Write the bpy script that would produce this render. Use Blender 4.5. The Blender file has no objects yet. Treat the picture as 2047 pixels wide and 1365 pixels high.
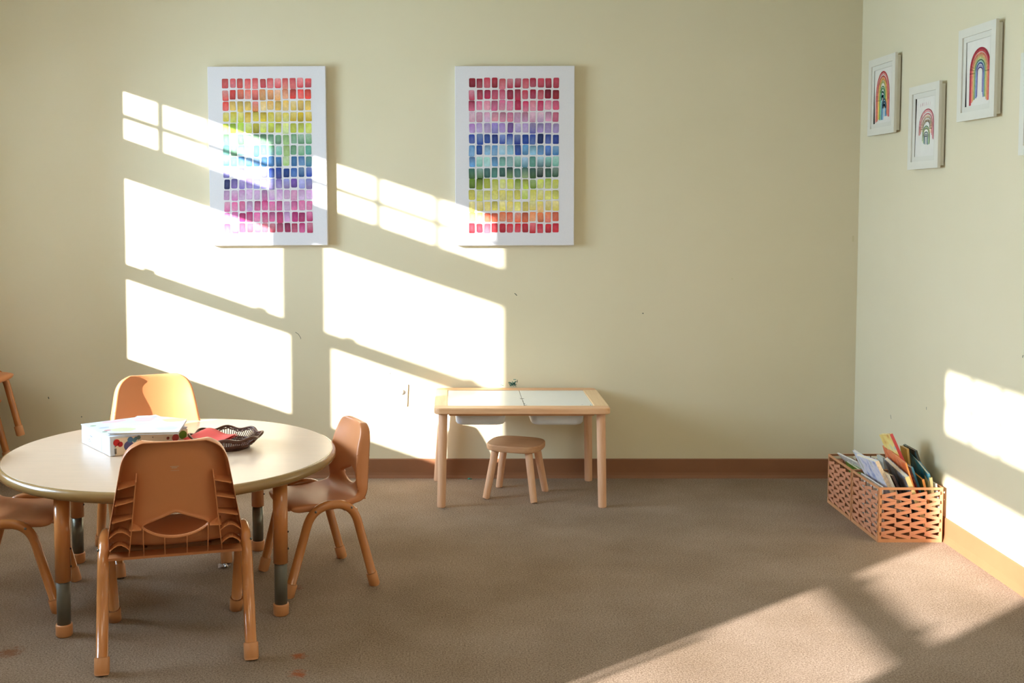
import bpy, bmesh, math, random
from mathutils import Vector, Matrix
random.seed(7)
PI = math.pi
V = Vector
SC = bpy.context.scene
COL = SC.collection

# ------------------------------------------------------------ camera, sky, sun, exposure
cd = bpy.data.cameras.new('camera'); cam = bpy.data.objects.new('camera', cd); COL.objects.link(cam)
cd.sensor_width = 36; cd.lens = 38.36
cd.shift_x = 0.0593; cd.shift_y = -0.0745
cam.location = (0, 0, 1.4427); cam.rotation_euler = (math.radians(90 - 3.285), 0, 0)
SC.camera = cam
cd.clip_start = 0.05

SUN_DIR = V((1.0, 0.80, -0.342)).normalized()
sd = bpy.data.lights.new('sun', 'SUN'); sd.energy = 13; sd.angle = math.radians(0.53); sd.color = (0.99, 0.965, 0.94)
sun = bpy.data.objects.new('sun', sd); COL.objects.link(sun)
sun.rotation_euler = (-SUN_DIR).to_track_quat('Z', 'Y').to_euler()

w = bpy.data.worlds.new('sky'); SC.world = w; w.use_nodes = True
bg = w.node_tree.nodes['Background']
bg.inputs[0].default_value = (0.62, 0.78, 1.0, 1); bg.inputs[1].default_value = 2.2

vs = SC.view_settings
vs.view_transform = 'Standard'; vs.look = 'None'; vs.gamma = 1; vs.use_curve_mapping = False
vs.exposure = 1.2

def area_light(name, loc, direction, sx, sy, power, color):
    d = bpy.data.lights.new(name, 'AREA'); d.shape = 'RECTANGLE'; d.size = sx; d.size_y = sy
    d.energy = power; d.color = color
    o = bpy.data.objects.new(name, d); COL.objects.link(o); o.location = loc
    o.rotation_euler = (-V(direction)).to_track_quat('Z', 'Y').to_euler()
    return o

DW = 5.658; XR = 2.11; XL = -2.7; YN = -1.8; ZC = 2.75
# windows: (name, y0, y1, muntin ys)
WIN = [('window_1', 4.173, 4.862, (4.496, 4.693)),
       ('window_2', 3.288, 4.036, (3.552, 3.796)),
       ('window_3', 0.060, 0.770, (0.297, 0.533))]
Z_SILL, Z_R0, Z_R1, Z_ST, Z_T0, Z_TM, Z_T1 = 0.955, 1.395, 1.471, 1.911, 2.112, 2.235, 2.358
# daylight entering through each window
for n, y0, y1, mu in WIN:
    area_light(n + '_skylight', (XL - 0.30, (y0 + y1) / 2, 1.66), (1, 0, -0.12), y1 - y0 + 0.1, 1.4, 46, (0.57, 0.80, 1.0))
# warm glowing panels added out of view on the ceiling, as ambient fill
CEIL_FILL = [(-0.9, 1.9), (0.9, 1.9), (0.0, -0.6)]

# ------------------------------------------------------------ materials
MATS = {}
def srgb(r, g=None, b=None):
    if g is None: r, g, b = r
    f = lambda c: ((c / 255) / 12.92) if c / 255 <= 0.04045 else (((c / 255) + 0.055) / 1.055) ** 2.4
    return (f(r), f(g), f(b), 1)
def nmat(name):
    m = bpy.data.materials.new(name); m.use_nodes = True
    nt = m.node_tree; b = nt.nodes['Principled BSDF']
    return m, nt, b
def mixc(nt, fac, a, b):
    n = nt.nodes.new('ShaderNodeMix'); n.data_type = 'RGBA'
    for sock, val in ((n.inputs[0], fac), (n.inputs[6], a), (n.inputs[7], b)):
        if hasattr(val, 'links'): nt.links.new(val, sock)
        else: sock.default_value = val
    return n.outputs[2]
def noise(nt, scale, detail=3, rough=0.55, coord='Object', sc=(1, 1, 1)):
    tc = nt.nodes.new('ShaderNodeTexCoord'); mp = nt.nodes.new('ShaderNodeMapping'); mp.inputs['Scale'].default_value = sc
    n = nt.nodes.new('ShaderNodeTexNoise'); n.inputs['Scale'].default_value = scale
    n.inputs['Detail'].default_value = detail; n.inputs['Roughness'].default_value = rough
    nt.links.new(tc.outputs[coord], mp.inputs[0]); nt.links.new(mp.outputs[0], n.inputs['Vector'])
    return n
def ramp(nt, src, p0, p1):
    r = nt.nodes.new('ShaderNodeMapRange'); r.inputs[1].default_value = p0; r.inputs[2].default_value = p1
    nt.links.new(src, r.inputs[0]); return r.outputs[0]
def bump(nt, b, src, strength, dist=0.002):
    n = nt.nodes.new('ShaderNodeBump'); n.inputs['Strength'].default_value = strength; n.inputs['Distance'].default_value = dist
    nt.links.new(src, n.inputs['Height']); nt.links.new(n.outputs[0], b.inputs['Normal'])
def simple(name, c, rough=0.5, var=0.06, scale=12, metal=0, bmp=0, bscale=None, spec=0.5, sc=(1, 1, 1), coat=0):
    m, nt, b = nmat(name)
    c = srgb(c)
    n = noise(nt, scale, sc=sc)
    dark = tuple(x * (1 - var) for x in c[:3]) + (1,); lite = tuple(min(1, x * (1 + var)) for x in c[:3]) + (1,)
    nt.links.new(mixc(nt, ramp(nt, n.outputs[0], 0.3, 0.7), dark, lite), b.inputs['Base Color'])
    b.inputs['Roughness'].default_value = rough; b.inputs['Metallic'].default_value = metal
    b.inputs['Specular IOR Level'].default_value = spec
    b.inputs['Coat Weight'].default_value = coat
    if bmp:
        bn = noise(nt, bscale or scale * 6, 2); bump(nt, b, bn.outputs[0], bmp)
    MATS[name] = m
    return m
# wall paint: sage cream eggshell with roller texture
m, nt, b = nmat('wall_paint'); MATS['wall'] = m
n1 = noise(nt, 1.3, 3); n2 = noise(nt, 260, 2)
nt.links.new(mixc(nt, ramp(nt, n1.outputs[0], 0.3, 0.7), srgb(219, 207, 176), srgb(223, 211, 182)), b.inputs['Base Color'])
b.inputs['Roughness'].default_value = 0.55; b.inputs['Specular IOR Level'].default_value = 0.25
bump(nt, b, n2.outputs[0], 0.12, 0.001)
simple('ceiling', (225, 222, 208), 0.9, 0.03, 40, bmp=0.2)
# carpet: brown taupe loop pile with flecks and two rusty stains
m, nt, b = nmat('carpet'); MATS['carpet'] = m
nf = noise(nt, 170, 5, 0.85); ng = noise(nt, 320, 2, 0.6); nl = noise(nt, 2.2, 4)
base = mixc(nt, ramp(nt, nf.outputs[0], 0.36, 0.64), srgb(112, 91, 74), srgb(206, 182, 162))
base = mixc(nt, ramp(nt, ng.outputs[0], 0.58, 0.72), base, srgb(220, 198, 176))
lay = mixc(nt, ramp(nt, nl.outputs[0], 0.3, 0.7), srgb(226, 222, 214), srgb(255, 255, 255))
mul = nt.nodes.new('ShaderNodeMix'); mul.data_type = 'RGBA'; mul.blend_type = 'MULTIPLY'; mul.inputs[0].default_value = 1
nt.links.new(base, mul.inputs[6]); nt.links.new(lay, mul.inputs[7]); base = mul.outputs[2]
tc = nt.nodes.new('ShaderNodeTexCoord')
stn = noise(nt, 45, 3, 0.7)
for cx, cy, r, colr in ((-0.486, 3.40, 0.028, (175, 92, 52)), (-0.47, 3.27, 0.032, (175, 92, 52)), (-1.42, 3.43, 0.05, (140, 92, 62)), (-0.60, 4.02, 0.05, (150, 100, 85)), (-1.25, 3.95, 0.04, (160, 120, 100))):
    vm = nt.nodes.new('ShaderNodeVectorMath'); vm.operation = 'DISTANCE'; vm.inputs[1].default_value = (cx, cy, 0)
    nt.links.new(tc.outputs['Object'], vm.inputs[0])
    ma = nt.nodes.new('ShaderNodeMath'); ma.operation = 'MULTIPLY_ADD'; ma.inputs[1].default_value = r * 2.4; ma.inputs[2].default_value = -r * 1.2
    nt.links.new(stn.outputs[0], ma.inputs[0])
    ad = nt.nodes.new('ShaderNodeMath'); ad.operation = 'ADD'; nt.links.new(vm.outputs['Value'], ad.inputs[0]); nt.links.new(ma.outputs[0], ad.inputs[1])
    mr = nt.nodes.new('ShaderNodeMapRange'); mr.inputs[1].default_value = r; mr.inputs[2].default_value = r * 0.3; mr.inputs[4].default_value = 0.75
    nt.links.new(ad.outputs[0], mr.inputs[0])
    base = mixc(nt, mr.outputs[0], base, srgb(colr))
nt.links.new(base, b.inputs['Base Color']); b.inputs['Roughness'].default_value = 1.0; b.inputs['Specular IOR Level'].default_value = 0.05
bump(nt, b, nf.outputs[0], 0.9, 0.006)
simple('baseboard', (140, 93, 62), 0.55, 0.05, 6)
simple('white_trim', (236, 236, 232), 0.4, 0.02)
simple('frame_white', (220, 215, 202), 0.35, 0.02)
simple('mat_board', (214, 209, 196), 0.8, 0.02)
simple('paper', (222, 216, 206), 0.85, 0.03, 20)
simple('dark_backing', (32, 24, 18), 0.8, 0.1)
simple('canvas', (224, 220, 224), 0.8, 0.02, 300, bmp=0.15, bscale=900)
simple('plastic_tan', (204, 132, 84), 0.38, 0.04, 5, bmp=0.05, bscale=400)
simple('tube_tan', (194, 124, 68), 0.22, 0.05, 5, coat=0.3)
simple('cap_tan', (206, 142, 92), 0.4, 0.04, 5)
simple('under_tan', (150, 96, 55), 0.6, 0.05, 8)
simple('laminate', (214, 186, 162), 0.28, 0.035, 6, sc=(1, 9, 1))
simple('edge_band', (150, 118, 72), 0.25, 0.05, 5, coat=0.4)
simple('steel', (120, 120, 112), 0.3, 0.05, 5, metal=0.85)
simple('grey_insert', (96, 92, 82), 0.4, 0.05, 5)
simple('dark', (20, 16, 14), 0.6, 0.1)
def wood(name, c1, c2, sc=(1, 14, 14), scale=5, rough=0.5):
    m, nt, b = nmat(name)
    n = noise(nt, scale, 5, 0.6, sc=sc); n2 = noise(nt, scale * 7, 3, 0.6, sc=sc)
    col = mixc(nt, ramp(nt, n.outputs[0], 0.35, 0.65), srgb(c1), srgb(c2))
    col = mixc(nt, ramp(nt, n2.outputs[0], 0.62, 0.8), col, tuple(x * 0.8 for x in srgb(c1)[:3]) + (1,))
    nt.links.new(col, b.inputs['Base Color']); b.inputs['Roughness'].default_value = rough; MATS[name] = m
wood('pine', (220, 166, 122), (230, 184, 142))
wood('pine_end', (228, 192, 148), (236, 204, 164), sc=(14, 1, 14))
wood('pine_leg', (218, 166, 128), (228, 182, 148), sc=(14, 14, 1))
wood('stool_wood', (196, 146, 106), (208, 160, 120))
simple('whiteboard', (228, 230, 230), 0.25, 0.01)
simple('bin_plastic', (226, 230, 236), 0.35, 0.02)
simple('strip', (204, 138, 104), 0.6, 0.12, 30, sc=(1, 6, 6))
simple('strip_rim', (200, 140, 96), 0.6, 0.08, 30)
simple('wire', (110, 76, 50), 0.4, 0.05, metal=0.4)
simple('page', (232, 222, 200), 0.9, 0.06, 200, sc=(8, 1, 1))
simple('box_white', (214, 218, 230), 0.4, 0.01)
simple('box_beige', (236, 208, 180), 0.5, 0.02)
simple('wicker', (84, 44, 28), 0.35, 0.25, 60, bmp=0.4, bscale=300)
simple('red_paper', (240, 84, 80), 0.7, 0.04)
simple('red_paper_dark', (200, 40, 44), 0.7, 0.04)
simple('outlet_white', (240, 240, 236), 0.35, 0.01)
simple('foil', (205, 200, 196), 0.3, 0.15, 90, metal=0.6)
simple('teal', (60, 130, 115), 0.7, 0.1)
simple('chip', (212, 200, 164), 0.8, 0.02)
simple('scuff', (92, 96, 84), 0.9, 0.1)
simple('pencil_line', (170, 170, 160), 0.9, 0.05)
simple('marker', (60, 62, 66), 0.6, 0.05)
simple('label_print', (196, 178, 156), 0.6, 0.05)
simple('grass', (96, 120, 60), 1.0, 0.2, 3)
m, nt, b = nmat('vertex_print'); MATS['print'] = m
at_ = nt.nodes.new('ShaderNodeAttribute'); at_.attribute_name = 'Col'
nn = noise(nt, 70, 4, 0.7)
mm = nt.nodes.new('ShaderNodeMix'); mm.data_type = 'RGBA'; mm.blend_type = 'MULTIPLY'; mm.inputs[0].default_value = 1
nt.links.new(at_.outputs['Color'], mm.inputs[6])
nt.links.new(mixc(nt, ramp(nt, nn.outputs[0], 0.35, 0.65), (0.80, 0.80, 0.82, 1), (1, 1, 1, 1)), mm.inputs[7])
nt.links.new(mm.outputs[2], b.inputs['Base Color']); b.inputs['Roughness'].default_value = 0.85
m, nt, b = nmat('flat_print'); MATS['flat'] = m
at_ = nt.nodes.new('ShaderNodeAttribute'); at_.attribute_name = 'Col'
nt.links.new(at_.outputs['Color'], b.inputs['Base Color']); b.inputs['Roughness'].default_value = 0.6
# window glass
m, nt, b = nmat('glass'); MATS['glass'] = m
nt.nodes.remove(b)
tr = nt.nodes.new('ShaderNodeBsdfTransparent'); gl = nt.nodes.new('ShaderNodeBsdfGlossy'); gl.inputs['Roughness'].default_value = 0.02
fr = nt.nodes.new('ShaderNodeFresnel'); fr.inputs[0].default_value = 1.45
mx = nt.nodes.new('ShaderNodeMixShader'); nt.links.new(fr.outputs[0], mx.inputs[0]); nt.links.new(tr.outputs[0], mx.inputs[1]); nt.links.new(gl.outputs[0], mx.inputs[2])
nt.links.new(mx.outputs[0], nt.nodes['Material Output'].inputs[0])
m, nt, b = nmat('fill_glow'); MATS['fill_glow'] = m  # glow of the added ceiling fill panels
b.inputs['Emission Color'].default_value = (1.0, 0.84, 0.62, 1); b.inputs['Emission Strength'].default_value = 2.2
def art(name, cols, scale=9):
    m, nt, b = nmat(name)
    n = noise(nt, scale, 2, 0.5)
    r = nt.nodes.new('ShaderNodeValToRGB'); r.color_ramp.interpolation = 'LINEAR'
    els = r.color_ramp.elements
    while len(els) < len(cols): els.new(0.5)
    for i, c in enumerate(cols):
        els[i].position = 0.3 + 0.4 * i / max(1, len(cols) - 1); els[i].color = srgb(c)
    nt.links.new(n.outputs[0], r.inputs[0]); nt.links.new(r.outputs[0], b.inputs['Base Color'])
    b.inputs['Roughness'].default_value = 0.45; MATS[name] = m
    return m

# ------------------------------------------------------------ mesh helpers
def obj(name, bm, mat, parent=None, smooth=False, mods=()):
    me = bpy.data.meshes.new(name); bm.normal_update(); bm.to_mesh(me); bm.free()
    o = bpy.data.objects.new(name, me); COL.objects.link(o)
    for k in (mat if isinstance(mat, (list, tuple)) else [mat]): me.materials.append(MATS[k])
    if parent: o.parent = parent
    if smooth:
        for p in me.polygons: p.use_smooth = True
    return o
def thing(name, label, cat, loc=(0, 0, 0), rz=0, group=None):
    o = bpy.data.objects.new(name, None); COL.objects.link(o); o.location = loc; o.rotation_euler = (0, 0, rz)
    o.empty_display_size = 0.05
    o['label'] = label; o['category'] = cat
    if group: o['group'] = group
    return o
def struct(o): o['kind'] = 'structure'; return o
def B(): return bmesh.new()
def box(bm, c, s, rot=None, bev=0, seg=2):
    r = bmesh.ops.create_cube(bm, size=1); vs_ = r['verts']
    M = Matrix.Translation(V(c)) @ (rot.to_4x4() if rot is not None else Matrix.Identity(4)) @ Matrix.Diagonal((s[0], s[1], s[2], 1))
    bmesh.ops.transform(bm, matrix=M, verts=vs_)
    if bev:
        es = list({e for v in vs_ for e in v.link_edges})
        bmesh.ops.bevel(bm, geom=es, offset=bev, segments=seg, affect='EDGES', profile=0.5)
def prism(bm, pts, dvec):
    a = [bm.verts.new(V(p)) for p in pts]; d = V(dvec); c = [bm.verts.new(V(p) + d) for p in pts]
    n = len(pts)
    bm.faces.new(a[::-1]); bm.faces.new(c)
    for i in range(n): bm.faces.new((a[i], a[(i + 1) % n], c[(i + 1) % n], c[i]))
def tube(bm, pts, r, seg=12, closed=False, cap=True):
    pts = [V(p) for p in pts]; n = len(pts); rings = []
    rr = r if isinstance(r, (list, tuple)) else [r] * n
    up = None
    for i in range(n):
        t = (pts[(i + 1) % n] - pts[i - 1]) if closed else (pts[min(i + 1, n - 1)] - pts[max(i - 1, 0)])
        t.normalize()
        if up is None:
            up = V((0, 0, 1)) if abs(t.z) < 0.9 else V((1, 0, 0))
        s = t.cross(up).normalized(); up = s.cross(t).normalized()
        rings.append([bm.verts.new(pts[i] + (s * math.cos(2 * PI * k / seg) + up * math.sin(2 * PI * k / seg)) * rr[i]) for k in range(seg)])
    m = n if closed else n - 1
    for i in range(m):
        a, c = rings[i], rings[(i + 1) % n]
        for k in range(seg): bm.faces.new((a[k], a[(k + 1) % seg], c[(k + 1) % seg], c[k]))
    if cap and not closed:
        bm.faces.new(rings[0]); bm.faces.new(rings[-1][::-1])
def lathe(bm, prof, seg=48, c=(0, 0, 0), cap=True):
    rings = []
    for r, z in prof: rings.append([bm.verts.new((c[0] + r * math.cos(2 * PI * k / seg), c[1] + r * math.sin(2 * PI * k / seg), c[2] + z)) for k in range(seg)])
    for a, d in zip(rings, rings[1:]):
        for k in range(seg): bm.faces.new((a[k], a[(k + 1) % seg], d[(k + 1) % seg], d[k]))
    if cap: bm.faces.new(rings[0][::-1]); bm.faces.new(rings[-1])
def round_poly(pts, rad, n=6):
    pts = [V(p) for p in pts]; out = [pts[0]]
    for i in range(1, len(pts) - 1):
        a, p, c = pts[i - 1], pts[i], pts[i + 1]
        d1 = (a - p); d2 = (c - p); r = min(rad, d1.length * 0.49, d2.length * 0.49)
        A_ = p + d1.normalized() * r; C_ = p + d2.normalized() * r
        for k in range(n + 1):
            t = k / n; out.append(A_ * (1 - t) ** 2 + p * 2 * t * (1 - t) + C_ * t * t)
    out.append(pts[-1]); return out
def rrect(hx, hy, r, n=6):
    out = []
    for cx, cy, a0 in ((hx - r, hy - r, 0), (-hx + r, hy - r, PI / 2), (-hx + r, -hy + r, PI), (hx - r, -hy + r, 1.5 * PI)):
        for k in range(n + 1):
            a = a0 + PI / 2 * k / n; out.append((cx + r * math.cos(a), cy + r * math.sin(a)))
    return out
def loft(bm, loops, cap0=True, cap1=True):
    rings = [[bm.verts.new(V(p)) for p in L] for L in loops]
    n = len(rings[0])
    for a, c in zip(rings, rings[1:]):
        for k in range(n): bm.faces.new((a[k], a[(k + 1) % n], c[(k + 1) % n], c[k]))
    if cap0: bm.faces.new(rings[0][::-1])
    if cap1: bm.faces.new(rings[-1])
def slab(bm, hx, hy, r, z0, z1, e=0.004, c=(0, 0)):
    L = []
    for z, ins in ((z0, e), (z0 + e * 0.3, e * 0.3), (z0 + e, 0), (z1 - e, 0), (z1 - e * 0.3, e * 0.3), (z1, e)):
        L.append([(c[0] + x, c[1] + y, z) for x, y in rrect(hx - ins, hy - ins, max(0.001, r - ins))])
    loft(bm, L)
class Print:
    """flat coloured shapes laid on a surface; colours in attribute Col"""
    def __init__(s): s.v = []; s.f = []; s.c = []
    def poly(s, pts, cols):
        b0 = len(s.v); s.v += [tuple(p) for p in pts]; s.f.append(list(range(b0, b0 + len(pts))))
        s.c += (cols if isinstance(cols, list) else [cols] * len(pts))
    def build(s, name, parent, mat='print'):
        me = bpy.data.meshes.new(name); me.from_pydata(s.v, [], s.f); me.materials.append(MATS[mat])
        a = me.color_attributes.new('Col', 'FLOAT_COLOR', 'POINT')
        for i, c in enumerate(s.c): a.data[i].color = c
        o = bpy.data.objects.new(name, me); COL.objects.link(o); o.parent = parent
        return o

# ------------------------------------------------------------ room shell
T = 0.12
bm = B(); box(bm, ((XL + XR) / 2, (YN + DW) / 2, -T / 2), (XR - XL + 0.1, DW - YN + 0.1, T)); floor = struct(obj('floor', bm, 'carpet'))
bm = B(); box(bm, ((XL + XR) / 2, (YN + DW) / 2, ZC + T / 2), (XR - XL + 0.1, DW - YN + 0.1, T)); struct(obj('ceiling', bm, 'ceiling'))
bm = B(); box(bm, ((XL + XR) / 2, DW + T / 2, ZC / 2), (XR - XL, T, ZC)); wall_back = struct(obj('wall_back', bm, 'wall'))
bm = B(); box(bm, (XR + T / 2, (YN + DW) / 2, ZC / 2), (T, DW - YN + 2 * T, ZC)); wall_right = struct(obj('wall_right', bm, 'wall'))
bm = B(); box(bm, ((XL + XR) / 2, YN - T / 2, ZC / 2), (XR - XL, T, ZC)); struct(obj('wall_front', bm, 'wall'))
# left wall with window openings (0.05 m thick skin)
TL = 0.05; ky = 0.80; kz = 0.342
bm = B()
def wl(y0, y1, z0, z1): box(bm, (XL - TL / 2, (y0 + y1) / 2, (z0 + z1) / 2), (TL, y1 - y0, z1 - z0))
OP = [(n, y0 - ky * TL, y1, mu) for n, y0, y1, mu in WIN]
ys = YN
for n, y0, y1, mu in sorted(OP, key=lambda q: q[1]):
    wl(ys, y0, 0, ZC); ys = y1
    wl(y0, y1, 0, Z_SILL); wl(y0, y1, Z_ST + kz * TL, Z_T0); wl(y0, y1, Z_T1 + kz * TL, ZC)
wl(ys, DW + T, 0, ZC)
struct(obj('wall_left', bm, 'wall'))
# windows: double-hung sashes below, gridded transom above
for n, y0, y1, mu in OP:
    wo = bpy.data.objects.new(n, None); COL.objects.link(wo); wo['kind'] = 'structure'
    xf = XL - 0.004
    bm = B()
    for z0, z1 in ((Z_SILL, Z_ST + kz * TL), (Z_T0, Z_T1 + kz * TL)):
        for yy in (y0 - 0.035, y1 + 0.035): box(bm, (XL + 0.009, yy, (z0 + z1) / 2), (0.018, 0.07, z1 - z0 + 0.14))
        for zz in (z0 - 0.035, z1 + 0.035): box(bm, (XL + 0.009, (y0 + y1) / 2, zz), (0.018, y1 - y0, 0.07))
    obj('casing', bm, 'white_trim', wo)
    bm = B(); box(bm, (XL + 0.03, (y0 + y1) / 2, Z_SILL - 0.018), (0.09, y1 - y0 + 0.18, 0.03), bev=0.004); obj('sill', bm, 'white_trim', wo)
    bm = B(); box(bm, (XL - 0.010, (y0 + y1) / 2, (Z_R0 + Z_R1) / 2), (0.02, y1 - y0, Z_R1 - Z_R0), bev=0.003); mr_ = obj('meeting_rail', bm, 'white_trim', wo)
    for f_ in (0.16, 0.80):
        bm = B(); box(bm, (XL - 0.010, y1 - (y1 - y0) * f_, Z_R1 + 0.008), (0.018, 0.045, 0.016), bev=0.006); obj('sash_lock', bm, 'steel', mr_)
    for yy in mu:
        bm = B(); box(bm, (XL - 0.006, yy, (Z_T0 + Z_T1) / 2), (0.006, 0.023, Z_T1 - Z_T0 + 0.01)); obj('muntin', bm, 'white_trim', wo)
    bm = B(); box(bm, (XL - 0.006, (y0 + y1) / 2, Z_TM), (0.006, y1 - y0, 0.023)); obj('muntin', bm, 'white_trim', wo)
    # the lower sash sits a little off the jamb
    if n == 'window_1':
        bm = B(); box(bm, (XL - 0.010, y0 + ky * TL + 0.005, (Z_R0 + Z_T1) / 2 + 0.03), (0.01, 0.026, Z_T1 - Z_R0 + 0.02)); obj('sash_stile', bm, 'white_trim', wo)
    elif n == 'window_2':
        bm = B(); box(bm, (XL - 0.010, y1 - 0.027, (Z_R0 + Z_SILL) / 2), (0.01, 0.038, Z_R0 - Z_SILL)); obj('sash_stile', bm, 'white_trim', wo)
    else:
        bm = B(); box(bm, (XL - 0.010, y1 - 0.055, (Z_SILL + 1.22) / 2), (0.01, 0.022, 1.22 - Z_SILL)); obj('shadow_strip', bm, 'white_trim', wo)  # unseen strip added to cast a thin shadow line on the carpet
    for z0, z1 in ((Z_SILL, Z_R0), (Z_R1, Z_ST), (Z_T0, Z_T1)):
        bm = B(); box(bm, (XL - 0.028, (y0 + y1) / 2, (z0 + z1) / 2 + 0.005), (0.003, y1 - y0 - 0.002, z1 - z0)); obj('glass_pane', bm, 'glass', wo)
# lawn outside
bm = B(); box(bm, (-28, 2, -0.62), (50, 90, 0.1)); lawn = obj('ground', bm, 'grass'); struct(lawn)
# baseboards: cove profile
def baseboard(name, p0, p1, inward):
    bm = B(); i = V(inward)
    prof = [(0, 0), (0.016, 0), (0.014, 0.006), (0.009, 0.016), (0.007, 0.03), (0.007, 0.098), (0.004, 0.102), (0, 0.102)]
    prism(bm, [V(p0) + i * a + V((0, 0, z)) for a, z in prof], V(p1) - V(p0))
    bmesh.ops.recalc_face_normals(bm, faces=bm.faces[:])
    return struct(obj(name, bm, 'baseboard'))
baseboard('baseboard_back', (XL, DW, 0), (XR, DW, 0), (0, -1, 0))
baseboard('baseboard_right', (XR, YN, 0), (XR, DW, 0), (-1, 0, 0))
baseboard('baseboard_left', (XL, YN, 0), (XL, DW, 0), (1, 0, 0))
baseboard('baseboard_front', (XL, YN, 0), (XR, YN, 0), (0, 1, 0))
for i, (x, y) in enumerate(CEIL_FILL):
    t = thing('added_fill_panel', ['added warm fill panel on the unseen ceiling, nearer the windows', 'added warm fill panel on the unseen ceiling, nearer the framed drawings', 'single added warm fill panel on the ceiling behind the camera'][i], 'ceiling light', (x, y, ZC - 0.001))
    bm = B()
    for s in (-1, 1): box(bm, (0, s * 0.3, -0.012), (1.2, 0.02, 0.024)); box(bm, (s * 0.6, 0, -0.012), (0.02, 0.62, 0.024))
    obj('fill_housing', bm, 'white_trim', t)
    bm = B(); box(bm, (0, 0, -0.010), (1.18, 0.58, 0.008)); obj('fill_diffuser', bm, 'fill_glow', t)

# marks on the walls, flat on the paint
def stroke(bm, pts, wdt, plane):
    for a, c in zip(pts, pts[1:]):
        a = V(a); c = V(c); d = (c - a); ln = d.length; d.normalize()
        s = V((-d.y, d.x)) * wdt / 2; ex = d * wdt * 0.3
        q = [a - ex - s, c + ex - s, c + ex + s, a - ex + s]
        if plane == 'b': P3 = [(x, DW - 0.0006, z) for x, z in q]
        elif plane == 'r': P3 = [(XR - 0.0006, y, z) for y, z in q]
        bm.faces.new([bm.verts.new(p) for p in P3])
bm = B()
for pts, wdt in (([(-0.812, 0.768), (-0.797, 0.758), (-0.787, 0.742), (-0.784, 0.733)], 0.0025), ([(0.330, 0.971), (0.336, 0.966), (0.341, 0.960)], 0.004),
                 ([(0.996, 0.867), (1.000, 0.867)], 0.005), ([(-2.107, 0.427), (-2.105, 0.419)], 0.005), ([(-1.937, 0.323), (-1.934, 0.323)], 0.005),
                 ([(-0.32, 0.552), (-0.317, 0.550)], 0.005), ([(-1.60, 0.345), (-1.597, 0.338)], 0.004), ([(0.70, 0.30), (0.706, 0.303)], 0.004),
                 ([(0.345, 0.517), (0.345, 0.505)], 0.003), ([(-0.13, 0.98), (-0.128, 0.98)], 0.004), ([(0.12, 0.42), (0.126, 0.428)], 0.004), ([(0.55, 0.36), (0.56, 0.365)], 0.003)):
    stroke(bm, pts, wdt, 'b')
o = obj('scuff_mark', bm, 'scuff', wall_back); o['kind'] = 'stuff'
bm = B(); stroke(bm, [(-1.29, 0.692), (-1.27, 0.692), (-1.245, 0.696), (-1.22, 0.700)], 0.0018, 'b'); stroke(bm, [(-1.31, 0.660), (-1.30, 0.661)], 0.002, 'b'); obj('pencil_mark', bm, 'pencil_line', wall_back)
bm = B()
random.seed(3)
pts = [(0.318 + 0.030 * math.sin(k * 1.9) * (0.4 + 0.6 * random.random()), 0.497 + 0.014 * math.cos(k * 2.7)) for k in range(16)]
stroke(bm, pts, 0.0022, 'b'); stroke(bm, [(0.255, 0.492), (0.272, 0.488)], 0.003, 'b'); stroke(bm, [(0.325, 0.520), (0.338, 0.520)], 0.003, 'b'); stroke(bm, [(0.205, 0.488), (0.228, 0.508)], 0.0018, 'b')
obj('marker_scribble', bm, 'teal', wall_back)
bm = B(); stroke(bm, [(2.084, 1.243), (2.084, 1.268)], 0.010, 'b'); stroke(bm, [(1.458, 1.049), (1.461, 1.045)], 0.007, 'b'); obj('paint_chip', bm, 'chip', wall_back)
bm = B()
for pts, wdt in (([(5.19, 0.424), (5.183, 0.408)], 0.004), ([(4.80, 0.536), (4.80, 0.526)], 0.004), ([(4.0, 0.88), (4.003, 0.872)], 0.004)): stroke(bm, pts, wdt, 'r')
o = obj('scuff_mark', bm, 'scuff', wall_right); o['kind'] = 'stuff'

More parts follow.
